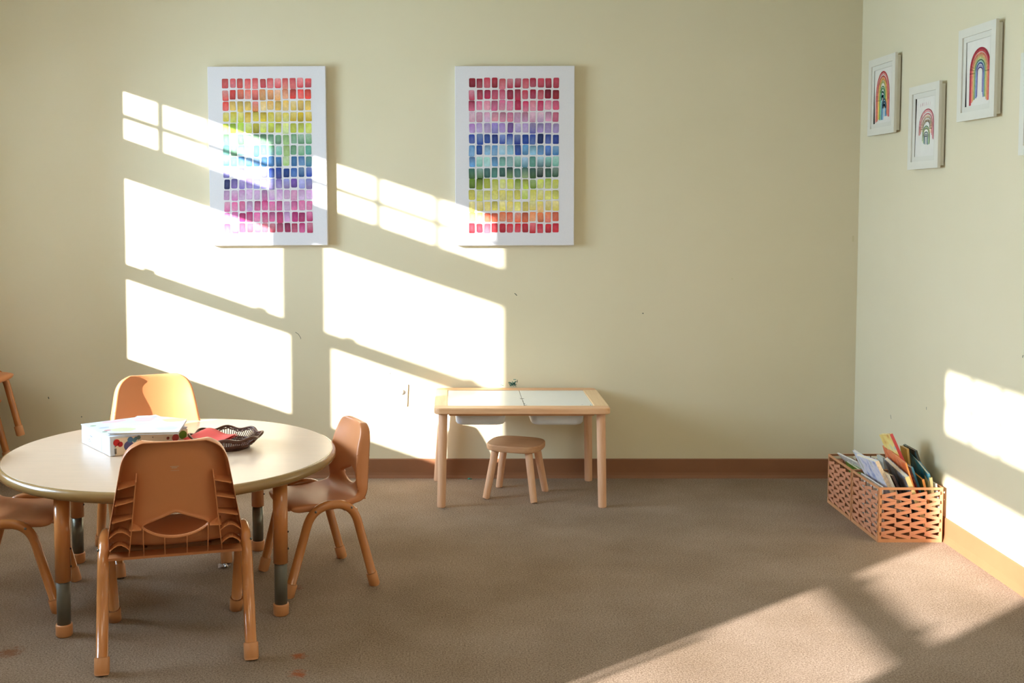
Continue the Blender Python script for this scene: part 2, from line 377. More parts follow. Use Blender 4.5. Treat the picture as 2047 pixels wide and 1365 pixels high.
# ------------------------------------------------------------ round activity table
TX, TY, TH, TR = -1.0507, 4.0557, 0.5133, 0.61
rt = thing('round_table', 'round pale laminate activity table with brown bullnose edge and tan adjustable legs', 'table', (TX, TY, 0))
bm = B(); lathe(bm, [(TR - 0.012, TH - 0.034), (TR - 0.012, TH - 0.001), (TR - 0.013, TH)], 128); obj('tabletop', bm, 'laminate', rt)
bm = B()
prof = [(TR - 0.0118 + 0.0, TH - 0.038)] + [(TR - 0.014 + 0.018 * math.cos(a), TH - 0.0185 + 0.0185 * math.sin(a)) for a in [(-PI / 2 + PI * k / 12) for k in range(13)]] + [(TR - 0.0118, TH - 0.0005)]
rings = []
lathe(bm, prof + [prof[0]], 128, cap=False); obj('edge_band', bm, 'edge_band', rt, smooth=True)
for (fx, fy) in ((-1.292, 3.567), (-0.597, 3.753), (-1.499, 4.31), (-0.804, 4.468)):
    lx, ly = fx - TX, fy - TY
    bm = B(); lathe(bm, [(0.026, 0.186), (0.0255, TH - 0.044)], 24, (lx, ly, 0)); leg = obj('leg', bm, 'tube_tan', rt, True)
    bm = B(); lathe(bm, [(0.0225, 0.03), (0.0225, 0.20)], 24, (lx, ly, 0)); obj('leg_insert', bm, 'grey_insert' if fy < 4 else 'steel', leg, True)
    bm = B(); lathe(bm, [(0.024, 0.0), (0.0275, 0.004), (0.0275, 0.036), (0.026, 0.041)], 24, (lx, ly, 0)); obj('foot_cap', bm, 'cap_tan', leg, True)
    bm = B(); box(bm, (lx, ly, TH - 0.041), (0.075, 0.075, 0.006), Matrix.Rotation(math.atan2(ly, lx), 3, 'Z')); obj('mounting_plate', bm, 'under_tan', leg)
    for k in range(2):
        bm = B(); bmesh.ops.create_uvsphere(bm, u_segments=8, v_segments=6, radius=0.004, matrix=Matrix.Translation((lx + 0.0255, ly, 0.235 + 0.06 * k)))
        obj('height_screw', bm, 'dark', leg)

# ------------------------------------------------------------ school chairs
def cr(P, n=8):
    out = []
    for i in range(len(P) - 1):
        p0 = V(P[max(i - 1, 0)]); p1 = V(P[i]); p2 = V(P[i + 1]); p3 = V(P[min(i + 2, len(P) - 1)])
        for k in range(n):
            t = k / n
            out.append(0.5 * ((2 * p1) + (p2 - p0) * t + (2 * p0 - 5 * p1 + 4 * p2 - p3) * t * t + (3 * p1 - p0 - 3 * p2 + p3) * t ** 3))
    out.append(V(P[-1])); return out
PROF = cr([(0.205, 0.340), (0.203, 0.358), (0.185, 0.368), (0.12, 0.370), (0.02, 0.362), (-0.08, 0.357), (-0.135, 0.366), (-0.168, 0.396), (-0.181, 0.45), (-0.192, 0.55), (-0.214, 0.700)], 8)
PL = [0]
for a, c in zip(PROF, PROF[1:]): PL.append(PL[-1] + (c - a).length)
PLT = PL[-1]
def pv(v):
    s = max(0, min(1, v)) * PLT
    for i in range(len(PL) - 1):
        if PL[i + 1] >= s: break
    t = (s - PL[i]) / max(1e-9, PL[i + 1] - PL[i])
    return PROF[i].lerp(PROF[i + 1], t), (PROF[i + 1] - PROF[i]).normalized()
def v_at_z(z):
    lo, hi = v_at_z.v0, 1.0
    for _ in range(40):
        mid = (lo + hi) / 2
        if pv(mid)[0].y > z: hi = mid
        else: lo = mid
    return (lo + hi) / 2
v_at_z.v0 = 0.56
VB = 0.56   # around the bend
def sm(a, b, x):
    t = max(0, min(1, (x - a) / (b - a))); return t * t * (3 - 2 * t)
def make_chair_parts(sx, sy, seat, total, rt_, W_back, W_front, L):
    """returns builder data: list of (name, bmesh, material, smooth, children)"""
    def zm(z): return z * seat / 0.37 if z <= 0.37 else seat + (z - 0.37) * (total - seat) / 0.33
    def X3(p): return V((p[0] * sx, p[1] * sy, zm(p[2])))
    def hw(v):
        w_ = 0.178 + 0.024 * sm(0.0, 0.35, v)
        w_ -= 0.054 * max(0.0, min(1.0, (v - 0.60) / 0.40))
        if v > 0.90: w_ *= 0.66 + 0.34 * math.sqrt(max(0, 1 - ((v - 0.90) / 0.10) ** 2))
        if v < 0.06: w_ *= 0.80 + 0.20 * math.sqrt(max(0, 1 - ((0.06 - v) / 0.06) ** 2))
        return w_
    def off(u, v):
        c = -0.012 * (1 - sm(0, 0.3, v)) + 0.018 * sm(0.25, 0.5, v) + 0.034 * sm(0.5, 0.66, v) - 0.022 * sm(0.8, 1, v)
        return c * abs(u) ** 2.4
    def S(u, v, o=0.0):
        p, t = pv(v); n = V((t.y, -t.x)) * -1.0   # toward the sitter
        n = V((t.y, -t.x))
        # seat: t=(-1,0) -> n=(0,1) up ; back: t=(0,1) -> n=(1,0) forward
        d = off(u, v) + o
        return V((u * hw(v), p.x + n.x * d, p.y + n.y * d))
    def rear_y(z):
        y = -0.181 - 0.142 * (z - 0.45) - 0.016
        if z < 0.40: y += 0.07 - math.sqrt(max(0.0, 0.07 ** 2 - min(0.066, 0.40 - z) ** 2))
        return y
    parts = []
    # --- shell with the lens-shaped hand hole
    a_ = 0.50
    us = [-1, -0.93, -0.84, -0.72, -0.60] + [-a_ + 2 * a_ * k / 12 for k in range(13)] + [0.60, 0.72, 0.84, 0.93, 1]
    NB, NT_ = 30, 18
    def vb(u):
        x = min(1, abs(u) / a_); return v_at_z(0.402 + 0.030 * x ** 2.2)
    def vt(u):
        x = min(1, abs(u) / a_); return v_at_z(0.438 + 0.042 * (1 - x) ** 0.8 * (1 - 0.15 * x))
    bm = B(); G = []
    for u in us:
        b0, t0 = vb(u), vt(u)
        col_ = [S(u, b0 * k / NB) for k in range(NB + 1)] + [S(u, t0 + (1 - t0) * k / NT_) for k in range(NT_ + 1)]
        G.append([bm.verts.new(X3(p)) for p in col_])
    for i in range(len(us) - 1):
        for j in range(NB + NT_ + 1):
            if j == NB and abs(us[i]) <= a_ + 1e-6 and abs(us[i + 1]) <= a_ + 1e-6: continue
            bm.faces.new((G[i][j], G[i][j + 1], G[i + 1][j + 1], G[i + 1][j]))
    # rim flange all round
    def rimdepth(u, v):
        back = sm(0.49, 0.57, v)
        p = S(u, v)
        dback = (p.y - rear_y(p.z))
        return (0.026 * (1 - back) + max(0.012, dback) * back) * sm(-0.02, 0.12, v)
    edge = [(u, 0.0) for u in us] ; 
    path = [(0, j) for j in range(NB + NT_ + 2)] + [(i, NB + NT_ + 1) for i in range(1, len(us))] + [(len(us) - 1, j) for j in range(NB + NT_, -1, -1)] + [(i, 0) for i in range(len(us) - 2, 0, -1)]
    lower = []
    for (i, j) in path:
        u = us[i]; v = (vb(u) * j / NB) if j <= NB else (vt(u) + (1 - vt(u)) * (j - NB - 1) / NT_)
        d = rimdepth(u, v)
        d = max(d, 0.005)
        lower.append(bm.verts.new(X3(S(u, v, -d))))
    n = len(path)
    for k in range(n):
        i, j = path[k]; i2, j2 = path[(k + 1) % n]
        bm.faces.new((G[i][j], lower[k], lower[(k + 1) % n], G[i2][j2]))
    # hole rim flange
    hp = [(us[i], NB) for i in range(5, 18)]
    top = [G[i][NB + 1] for i in range(5, 18)]; bot = [G[i][NB] for i in range(5, 18)]
    loop = bot + top[::-1]
    lu = [(us[i], vb(us[i])) for i in range(5, 18)] + [(us[i], vt(us[i])) for i in range(17, 4, -1)]
    low2 = []
    for (u, v) in lu:
        p = S(u, v); low2.append(bm.verts.new(X3(V((p.x, p.y - 0.013, p.z)))))
    for k in range(len(loop)):
        k2 = (k + 1) % len(loop)
        bm.faces.new((loop[k], loop[k2], low2[k2], low2[k]))
    bmesh.ops.recalc_face_normals(bm, faces=bm.faces[:])
    parts.append(('seat_shell', bm, 'plastic_tan', True, 'solid'))
    hb = B(); inn, outr = [], []
    for q, (u, v) in enumerate(lu):
        p = S(u, v); sg = -1 if q < 13 else 1
        k_ = 1.0 if abs(u) < a_ - 1e-6 else 0.3
        inn.append(hb.verts.new(X3(V((p.x, p.y - 0.0135, p.z)))))
        outr.append(hb.verts.new(X3(V((p.x * (1.06 if k_ < 1 else 1.0), p.y - 0.0135, p.z + sg * 0.0065 * k_)))))
    for k in range(len(inn)):
        k2 = (k + 1) % len(inn); hb.faces.new((inn[k], inn[k2], outr[k2], outr[k]))
    parts.append(('handle_rim', hb, 'plastic_tan', False, 'solid'))
    # --- ribs behind the back
    def plate(surf, rear, th, axis):
        """thin plate between list surf and list rear points, thickness th along axis"""
        b = B(); d = V(axis) * th
        A1 = [b.verts.new(X3(p) - d / 2) for p in surf]; A2 = [b.verts.new(X3(p) - d / 2) for p in rear]
        C1 = [b.verts.new(X3(p) + d / 2) for p in surf]; C2 = [b.verts.new(X3(p) + d / 2) for p in rear]
        for k in range(len(surf) - 1):
            b.faces.new((A1[k], A1[k + 1], A2[k + 1], A2[k])); b.faces.new((C1[k + 1], C1[k], C2[k], C2[k + 1]))
            b.faces.new((A2[k], A2[k + 1], C2[k + 1], C2[k])); b.faces.new((A1[k + 1], A1[k], C1[k], C1[k + 1]))
        b.faces.new((A1[0], A2[0], C2[0], C1[0])); b.faces.new((A1[-1], C1[-1], C2[-1], A2[-1]))
        bmesh.ops.recalc_face_normals(b, faces=b.faces[:])
        return b
    for s in (-1, 1):
        zs = [0.335 + (0.600 - 0.335) * k / 14 for k in range(15)]
        surf = []; rear = []
        for z in zs:
            x = s * (0.143 - 0.028 * (z - 0.335) / 0.265)
            v = v_at_z(max(z, 0.375)); u = x / hw(v); p = S(u, v, -0.002)
            yy = p.y if z > 0.375 else p.y + 0.02
            tpr = 1 if z < 0.59 else 0.35
            surf.append(V((x, yy, z))); rear.append(V((x, yy + (rear_y(z) - yy) * tpr, z)))
        parts.append(('back_rib', plate(surf, rear, 0.0035, (1, 0, 0)), 'plastic_tan', False, None))
        for z in (0.565, 0.515, 0.462, 0.415, 0.372):
            xin = 0.143 - 0.028 * (z - 0.335) / 0.265
            v = v_at_z(max(z, 0.378)); xo = hw(v) * 0.985
            surf = []; rear = []
            for k in range(6):
                x = s * (xin + (xo - xin) * k / 5); p = S(x / hw(v), v, -0.002)
                zz = z + (0.012 if z > 0.44 else 0.018 * math.sin(PI * k / 5)) * (1 if z < 0.44 else (1 - k / 5))
                surf.append(V((x, p.y, zz))); rear.append(V((x, rear_y(z), zz - 0.004)))
            parts.append(('gusset', plate(surf, rear, 0.0035, (0, 0, 1)), 'plastic_tan', False, None))
        # outer gusset from hole end to rib
        surf = []; rear = []
        for k in range(4):
            x = s * (0.103 + 0.036 * k / 3); v = v_at_z(0.432); p = S(x / hw(v), v, -0.002)
            surf.append(V((x, p.y, 0.432 + 0.016 * k / 3))); rear.append(V((x, rear_y(0.432), 0.430)))
        parts.append(('gusset', plate(surf, rear, 0.003, (0, 0, 1)), 'plastic_tan', False, None))
    for x in (-0.098, -0.034, 0.034, 0.098):
        ztop = 0.402 + 0.030 * min(1, abs(x) / 0.1) ** 2.2
        surf = []; rear = []
        for k in range(8):
            z = 0.335 + (ztop - 0.335) * k / 7
            v = v_at_z(max(z, 0.372)); p = S(x / hw(v), v, -0.002); yy = p.y if z > 0.372 else p.y + 0.015
            surf.append(V((x, yy, z))); rear.append(V((x, rear_y(z) + 0.003, z)))
        parts.append(('short_rib', plate(surf, rear, 0.003, (1, 0, 0)), 'plastic_tan', False, None))
    b = B()
    surf = [V((x, -0.095, 0.334)) for x in (-0.203, -0.1, 0, 0.1, 0.203)]
    rear = [V((x, rear_y(0.33) - 0.002, 0.328)) for x in (-0.206, -0.1, 0, 0.1, 0.206)]
    parts.append(('lower_rim', plate(surf, rear, 0.008, (0, 0, 1)), 'plastic_tan', False, None))
    # under-seat bracket
    b = B()
    for s in (-1, 1):
        prism(b, [X3((s * 0.10, 0.15, 0.352)), X3((s * 0.10, -0.10, 0.348)), X3((s * 0.10, -0.04, 0.318)), X3((s * 0.10, 0.07, 0.318))], V((0.012, 0, 0)))
    bmesh.ops.recalc_face_normals(b, faces=b.faces[:])
    parts.append(('seat_bracket', b, 'under_tan', False, None))
    # --- side frames
    zt = seat - rt_ * 0.95
    frames = []
    for s in (-1, 1):
        fy, by = L / 2, -L / 2
        xf, xb = W_front / 2 * s, W_back / 2 * s; xt = (0.205 * sx + rt_ * 0.85) * s
        pts = [V((xb, by, 0.006)), V((xt * 1.0, -L * 0.235, zt + 0.012)), V((xt, L * 0.235, zt + 0.012)), V((xf, fy, 0.006))]
        path_ = round_poly(pts, 0.115 * sy, 10)
        b = B(); tube(b, path_, rt_, 16)
        caps = []
        for q0, q1 in ((path_[0], path_[1]), (path_[-1], path_[-2])):
            d = (q1 - q0).normalized(); c = B()
            z0 = V((q0.x, q0.y, 0.0)) 
            tube(c, [z0 + d * 0.0, z0 + d * 0.006, z0 + d * 0.050, z0 + d * 0.053], [rt_ * 1.10, rt_ * 1.26, rt_ * 1.26, rt_ * 1.16], 16)
            for vv in c.verts: vv.co.z = max(0.0, vv.co.z)
            caps.append(('foot_cap', c, 'cap_tan', True))
        # rivets
        for yy in (-L * 0.22, L * 0.22):
            rv = B(); bmesh.ops.create_uvsphere(rv, u_segments=10, v_segments=6, radius=0.0045, matrix=Matrix.Translation((xt + s * (rt_ - 0.002), yy * 0.95, zt - 0.004)))
            caps.append(('rivet', rv, 'steel', True))
        frames.append(('side_frame', b, 'tube_tan', True, caps))
    bars = []
    for yy in (-L * 0.17, L * 0.20):
        b = B(); tube(b, [V((-0.20 * sx, yy, zt - 0.012)), V((0.20 * sx, yy, zt - 0.012))], rt_ * 0.7, 10); bars.append(('crossbar', b, 'under_tan', True))
    return parts, frames, bars, X3, S, rear_y
def make_chair(name, sizes, label):
    t = thing(name, label, 'chair')
    parts, frames, bars, X3, S, rear_y = make_chair_parts(*sizes)
    for nm, b, mt, smo, mod in parts:
        o = obj(nm, b, mt, t, smo)
        if mod:
            md = o.modifiers.new('thick', 'SOLIDIFY'); md.thickness = 0.0038; md.offset = 0
            o.modifiers.new('sub', 'SUBSURF').levels = 1
            o.modifiers['sub'].render_levels = 1
    for nm, b, mt, smo, caps in frames:
        f_ = obj(nm, b, mt, t, smo)
        for cn, cb, cm, cs in caps: obj(cn, cb, cm, f_, cs)
    for nm, b, mt, smo in bars: obj(nm, b, mt, t, smo)
    # maker's small illegible print on the back
    b = B(); v = v_at_z(0.608)
    random.seed(5)
    for row, (zz, hh, x0, x1) in enumerate(((0.618, 0.0018, -0.014, 0.014), (0.6135, 0.0026, -0.010, 0.008), (0.6055, 0.0012, -0.013, 0.012))):
        x = x0
        while x < x1:
            w_ = 0.0012 + 0.0016 * random.random()
            if x + w_ > x1: break
            p = S(0, v_at_z(zz)); y_ = p.y - 0.0026
            q = [X3((x, y_, zz)), X3((x + w_, y_, zz)), X3((x + w_, y_ - 0.0002, zz + hh)), X3((x, y_ - 0.0002, zz + hh))]
            b.faces.new([b.verts.new(k) for k in q]); x += w_ + 0.0006
    lb = obj('back_print', b, 'label_print', t); lb['label'] = 'tiny pale illegible print'
    return t
def copy_tree(o, parent=None):
    c = o.copy(); COL.objects.link(c)
    if parent: c.parent = parent
    for ch in list(o.children): copy_tree(ch, c)
    return c
BIG = (1.0, 1.0, 0.370, 0.712, 0.0185, 0.452, 0.412, 0.445)
SML = (0.80, 0.77, 0.332, 0.600, 0.0165, 0.352, 0.325, 0.335)
big = make_chair('school_chair', BIG, 'tan plastic school chair nearest the camera, seen from behind with ribbed back')
big.location = (-0.907, 3.532, 0); big.rotation_euler = (0, 0, math.radians(14.8))
def bind(o, lab, loc, deg, name='school_chair'):
    o['label'] = lab; o.location = loc; o.rotation_euler = (0, 0, math.radians(deg)); return o
o = copy_tree(big); bind(o, 'tan plastic school chair behind the round table, its sunlit backrest facing the camera', (-1.180, 4.415, 0), 204.5)
sml = make_chair('school_chair', SML, 'small tan school chair at the right side of the round table, in side view')
sml.location = (-0.517, 4.136, 0); sml.rotation_euler = (0, 0, math.radians(116))
o = copy_tree(sml); bind(o, 'small tan school chair cut off by the left picture edge, seat under the round table', (-1.575, 3.91, 0), -82)
STK = [(0.0, 'bottom'), (0.1325, 'middle'), (0.265, 'top')]
for i, (z, wd) in enumerate(STK):
    o = copy_tree(sml)
    bind(o, ['bottom tan school chair of the stack at the far left, behind the round table', 'tan school chair in the middle of the stack at the far left edge', 'top chair of the stack at the far left edge, one leg and seat front showing'][i], (-2.345 - 0.065 * (2 - i), 5.30, z), -90)
    o['group'] = 'stacked chairs at the far left'

# ------------------------------------------------------------ child's sand-and-draw table
FX0, FX1, FY0, FY1, FH = -0.081, 0.749, 5.066, 5.640, 0.480
ft = thing('play_table', 'low pine play table with two white drawing lids against the wall', 'table', ((FX0 + FX1) / 2, (FY0 + FY1) / 2, 0))
hx, hy = (FX1 - FX0) / 2, (FY1 - FY0) / 2
def ring_sector(bm, x0, x1, y0, y1, z0, z1, r=0.0, corners=()): pass
lw0, lw1 = 0.063, 0.071
TT = 0.030
for s, nm in ((-1, 'rail'), (1, 'rail')):
    bm = B()
    y_out, y_in = s * hy, s * (hy - 0.068)
    r = 0.03
    pts = []
    for sx_ in (-1, 1):
        arc = []
        for k in range(7):
            a = PI / 2 * k / 6
            arc.append((sx_ * (hx - r + r * math.sin(a)), s * (hy - r + r * math.cos(a))))
        pts.append(arc)
    L = [(-(hx), y_in)] + pts[0][::-1] + pts[1] + [(hx, y_in)]
    e = 0.004
    loops = []
    for z, ins in ((FH - TT, e), (FH - TT + e, 0), (FH - e, 0), (FH, e)):
        loops.append([(x * (1 - ins / hx), (y if abs(y - y_in) < 1e-6 else y - s * ins), z) for x, y in L])
    loft(bm, loops); bmesh.ops.recalc_face_normals(bm, faces=bm.faces[:])
    obj('rail', bm, 'pine', ft)
for s, lw in ((-1, lw0), (1, lw1)):
    bm = B(); yl = hy - 0.068
    box(bm, (s * (hx - lw / 2), 0, FH - TT / 2), (lw, 2 * yl - 0.0006, TT), bev=0.003); obj('end_board', bm, 'pine_end', ft)
bm = B()
for s in (-1, 1): box(bm, (0, s * (hy - 0.078), FH - 0.040), (2 * hx - 0.14, 0.016, 0.018))
obj('bin_runner', bm, 'pine', ft)
lx0, lx1 = -hx + lw0 + 0.001, hx - lw1 - 0.001; lm = 0.015
for x0, x1 in ((lx0, lm - 0.0012), (lm + 0.0012, lx1)):
    bm = B(); box(bm, ((x0 + x1) / 2, 0, FH - 0.0075), (x1 - x0, 2 * (hy - 0.070), 0.010), bev=0.0015); obj('lid', bm, 'whiteboard', ft)
bm = B()
def dash(x, y, a, l, w_):
    c, s = math.cos(a), math.sin(a); q = []
    for i, j in ((-1, -1), (1, -1), (1, 1), (-1, 1)): q.append(bm.verts.new((x + i * l / 2 * c - j * w_ / 2 * s, y + i * l / 2 * s + j * w_ / 2 * c, FH - 0.0022)))
    bm.faces.new(q)
for x, y, a, l, w_ in ((lm, -0.02, 0.1, 0.020, 0.012), (lm + 0.002, -0.16, 1.3, 0.03, 0.004), (lm + 0.004, -0.195, 0.9, 0.03, 0.005), (lm, -0.09, 1.57, 0.04, 0.003), (lx1 - 0.012, -0.19, 1.5, 0.02, 0.003), (lx1 - 0.05, -0.18, 0.4, 0.010, 0.003)): dash(x, y, a, l, w_)
obj('marker_stain', bm, 'marker', ft)
for sx_, sy_ in ((-1, -1), (1, -1), (-1, 1), (1, 1)):
    px, py = sx_ * (hx - 0.042), sy_ * (hy - 0.042)
    qx = px + {(-1, -1): -0.008, (1, -1): 0.010, (-1, 1): -0.032, (1, 1): 0.006}[(sx_, sy_)]
    bm = B(); tube(bm, [(qx, py + 0.002 * sy_, 0.0), (qx, py + 0.002 * sy_, 0.004), (px, py, FH - TT + 0.001)], [0.0185, 0.020, 0.0215], 20, cap=True)
    for vv in bm.verts: vv.co.z = max(0, vv.co.z)
    obj('leg', bm, 'pine_leg', ft, False)
def storage_bin(x0, x1, label):
    cx = (x0 + x1) / 2; hw_ = (x1 - x0) / 2
    t = thing('storage_bin', label, 'bin', (cx, 5.350, 0.380))
    bm = B(); L = []
    H = 0.066; hyb = 0.195
    for z, ix, iy, r in ((0.0, 0.020, 0.02, 0.03), (0.004, 0.010, 0.010, 0.035), (0.014, 0.004, 0.004, 0.035), (H, 0, 0, 0.035)):
        L.append([(x, y, z) for x, y in rrect(hw_ - ix, hyb - iy, r)])
    for z, ix in ((H, 0.003), (0.016, 0.008), (0.006, 0.022)):
        L.append([(x, y, z) for x, y in rrect(hw_ - ix, hyb - ix, 0.033)])
    loft(bm, L); obj('tub', bm, 'bin_plastic', t, True)
    bm = B(); L = []
    for z, o_ in ((H - 0.004, 0.0), (H - 0.004, 0.010), (H, 0.010), (H, 0.0)):
        L.append([(x, y, z) for x, y in rrect(hw_ + o_, hyb + o_, 0.035 + o_)])
    loft(bm, L + [L[0]], False, False); obj('bin_rim', bm, 'bin_plastic', t)
storage_bin(0.018, 0.262, 'shallow white plastic bin hanging under the left half of the play table')
storage_bin(0.378, 0.636, 'shallow white plastic bin hanging under the right half of the play table')

# stool
st = thing('stool', 'small wooden stool with four splayed legs in front of the play table', 'stool', (0.320, 5.321, 0), math.radians(-19))
SH = 0.268
bm = B(); L = []
def sup(hx_, hy_, e=3.2, n=48):
    out = []
    for k in range(n):
        a = 2 * PI * k / n; c, s = math.cos(a), math.sin(a)
        out.append((hx_ * math.copysign(abs(c) ** (2 / e), c), hy_ * math.copysign(abs(s) ** (2 / e), s)))
    return out
for z, ins in ((SH - 0.032, 0.008), (SH - 0.029, 0.002), (SH - 0.024, 0), (SH - 0.006, 0), (SH - 0.001, 0.003), (SH, 0.008)):
    L.append([(x, y, z) for x, y in sup(0.136 - ins, 0.128 - ins)])
loft(bm, L); obj('seat', bm, 'stool_wood', st)
for sx_, sy_ in ((-1, -1), (1, -1), (-1, 1), (1, 1)):
    bm = B(); tube(bm, [(sx_ * 0.122, sy_ * 0.114, 0.0), (sx_ * 0.120, sy_ * 0.112, 0.006), (sx_ * 0.083, sy_ * 0.076, SH - 0.030)], [0.0155, 0.017, 0.019], 16)
    for vv in bm.verts: vv.co.z = max(0, vv.co.z)
    obj('leg', bm, 'pine_leg', st, False)

# ------------------------------------------------------------ canvas prints
def lin(c): return srgb(c)
def jit(c, a):
    k = 1 + random.uniform(-a, a)
    return tuple(max(0, min(255, x * k + random.uniform(-6, 6))) for x in c)
WHITE = (232, 228, 232)
def canvas(name_label, x0, x1, z0, z1, rows, cx, cy, pitch_x, pitch_y, tilt, seed):
    t = thing('canvas_print', name_label, 'wall art', ((x0 + x1) / 2, DW, (z0 + z1) / 2))
    t.rotation_euler = (0, math.radians(tilt), 0)
    W, H = x1 - x0, z1 - z0; D = 0.038
    bm = B(); box(bm, (0, -D / 2 - 0.001, 0), (W, D, H), bev=0.002); obj('stretched_canvas', bm, 'canvas', t)
    P = Print(); random.seed(seed)
    nr = len(rows)
    for r, row in enumerate(rows):
        for c_ in range(12):
            colr = row[c_]
            x = -W / 2 + cx + pitch_x * c_ + random.uniform(-0.0018, 0.0018); z = H / 2 - cy - pitch_y * r + random.uniform(-0.0025, 0.0025)
            bw = pitch_x * random.uniform(0.74, 0.84) / 2; bh = pitch_y * random.uniform(0.80, 0.93) / 2
            merge = random.random() < 0.22 and r < nr - 1
            if merge: bh *= 1.10; z -= pitch_y * 0.05
            sk = random.uniform(-0.0012, 0.0012)
            L = [(px + sk * (py / bh), py) for px, py in rrect(bw, bh, min(bw, bh) * random.uniform(0.25, 0.5), 3)]
            nxt = rows[r + 1][c_] if merge else colr
            ct = jit(colr, 0.10); cb = jit(colr, 0.10)
            dark_edge = random.random()
            if merge: cb = tuple((a + b_) / 2 for a, b_ in zip(cb, nxt))
            if dark_edge < 0.30: ct = tuple(x_ * 0.80 for x_ in ct)
            elif dark_edge < 0.45: cb = tuple(x_ * 0.80 for x_ in cb)
            elif dark_edge < 0.62: ct = tuple(x_ * 0.6 + 0.4 * 245 for x_ in ct)
            else: cb = tuple(x_ * 0.75 + 0.25 * 245 for x_ in cb)
            y = -D - 0.0016
            base = len(P.v)
            mid = tuple((a + b_) / 2 for a, b_ in zip(ct, cb))
            P.v.append((x, y, z)); P.c.append(lin(tuple(min(255, m_ * 0.85 + 0.15 * 245) for m_ in mid)))
            for px, py in L:
                f_ = 0.5 + py / (2 * bh); cc = tuple(b_ + (a - b_) * f_ for a, b_ in zip(ct, cb))
                jx, jy = random.uniform(-0.0006, 0.0006), random.uniform(-0.0008, 0.0008)
                P.v.append((x + px * 0.86 + jx, y, z + py * 0.9 + jy)); P.c.append(lin(cc))
            for px, py in L:
                f_ = 0.5 + py / (2 * bh); cc = tuple((b_ + (a - b_) * f_) * 0.90 for a, b_ in zip(ct, cb))
                P.v.append((x + px, y, z + py)); P.c.append(lin(cc))
            n = len(L)
            for k in range(n):
                k2 = (k + 1) % n
                P.f.append([base, base + 1 + k, base + 1 + k2]); P.f.append([base + 1 + k, base + 1 + n + k, base + 1 + n + k2, base + 1 + k2])
    P.build('painted_blocks', t)
    return t
R = (232, 88, 92); RR = (235, 72, 62); OR_ = (245, 165, 105); SA = (240, 120, 100); YO = (240, 200, 100); MU = (224, 198, 66); GO = (232, 190, 48); LI = (212, 220, 84); PL_ = (226, 230, 140)
GG = (112, 160, 122); TE = (110, 182, 165); BT = (64, 120, 175); NB_ = (30, 62, 150); LV = (150, 145, 215); PU = (140, 115, 195); LP = (208, 160, 208); PK = (222, 108, 162); MG = (196, 52, 118); MA = (146, 36, 78); RP = (222, 92, 118); DN = (42, 46, 100); LG = (176, 208, 130)
rows1 = [
 [R] * 12,
 [(238, 100, 92), RR, SA, SA, (240, 120, 110), OR_, OR_, (245, 150, 110), (245, 150, 100), RR, RR, RR],
 [RR, YO, YO, YO, RR, (244, 205, 130), (240, 185, 90), (242, 195, 90), (244, 196, 100), YO, YO, YO],
 [MU, MU, MU, (214, 170, 50), (230, 205, 80), MU, MU, MU, (232, 220, 90), GO, GO, GO],
 [LI, (170, 205, 50), (185, 210, 60), LI, (215, 195, 60), LI, LI, LI, PL_, LI, LI, LI],
 [GG, GG, GG, GG, GG, GG, GG, GG, LG, GG, GG, GG],
 [TE, GG, TE, TE, TE, TE, GG, TE, LG, GG, GG, TE],
 [BT, TE, BT, BT, BT, BT, BT, BT, LG, BT, BT, TE],
 [LV, LV, LV, LV, LV, LV, NB_, NB_, NB_, (40, 84, 165), (24, 72, 130), NB_],
 [DN, PU, PU, PU, LV, LV, LV, PU, LV, (120, 84, 180), LV, LV],
 [LP, (205, 140, 200), LP, LP, LP, LP, LP, LP, LP, (225, 150, 195), LP, LP],
 [PK, PK, PK, LP, PK, (214, 70, 135), PK, PK, LP, PK, PK, PK],
 [PK, PK, MG, MG, PK, MG, PK, (205, 60, 125), LP, MG, MG, MG],
 [RP, RP, RP, RP, RP, (225, 120, 140), (190, 60, 90), (200, 80, 110), MA, (170, 50, 85), MG, (180, 50, 90)]]
DR = (158, 24, 46); R2 = (200, 62, 84); PK2 = (224, 110, 150); CR = (206, 44, 88); LK = (232, 168, 198); LA = (184, 154, 212); BL = (40, 66, 158); SB = (104, 158, 212); LB = (150, 198, 226); TL_ = (126, 190, 176); DG = (60, 104, 96); OL = (196, 206, 76); DO = (112, 140, 40); YL = (226, 218, 100); YE = (238, 216, 108); OG = (246, 106, 70); RD = (224, 40, 58)
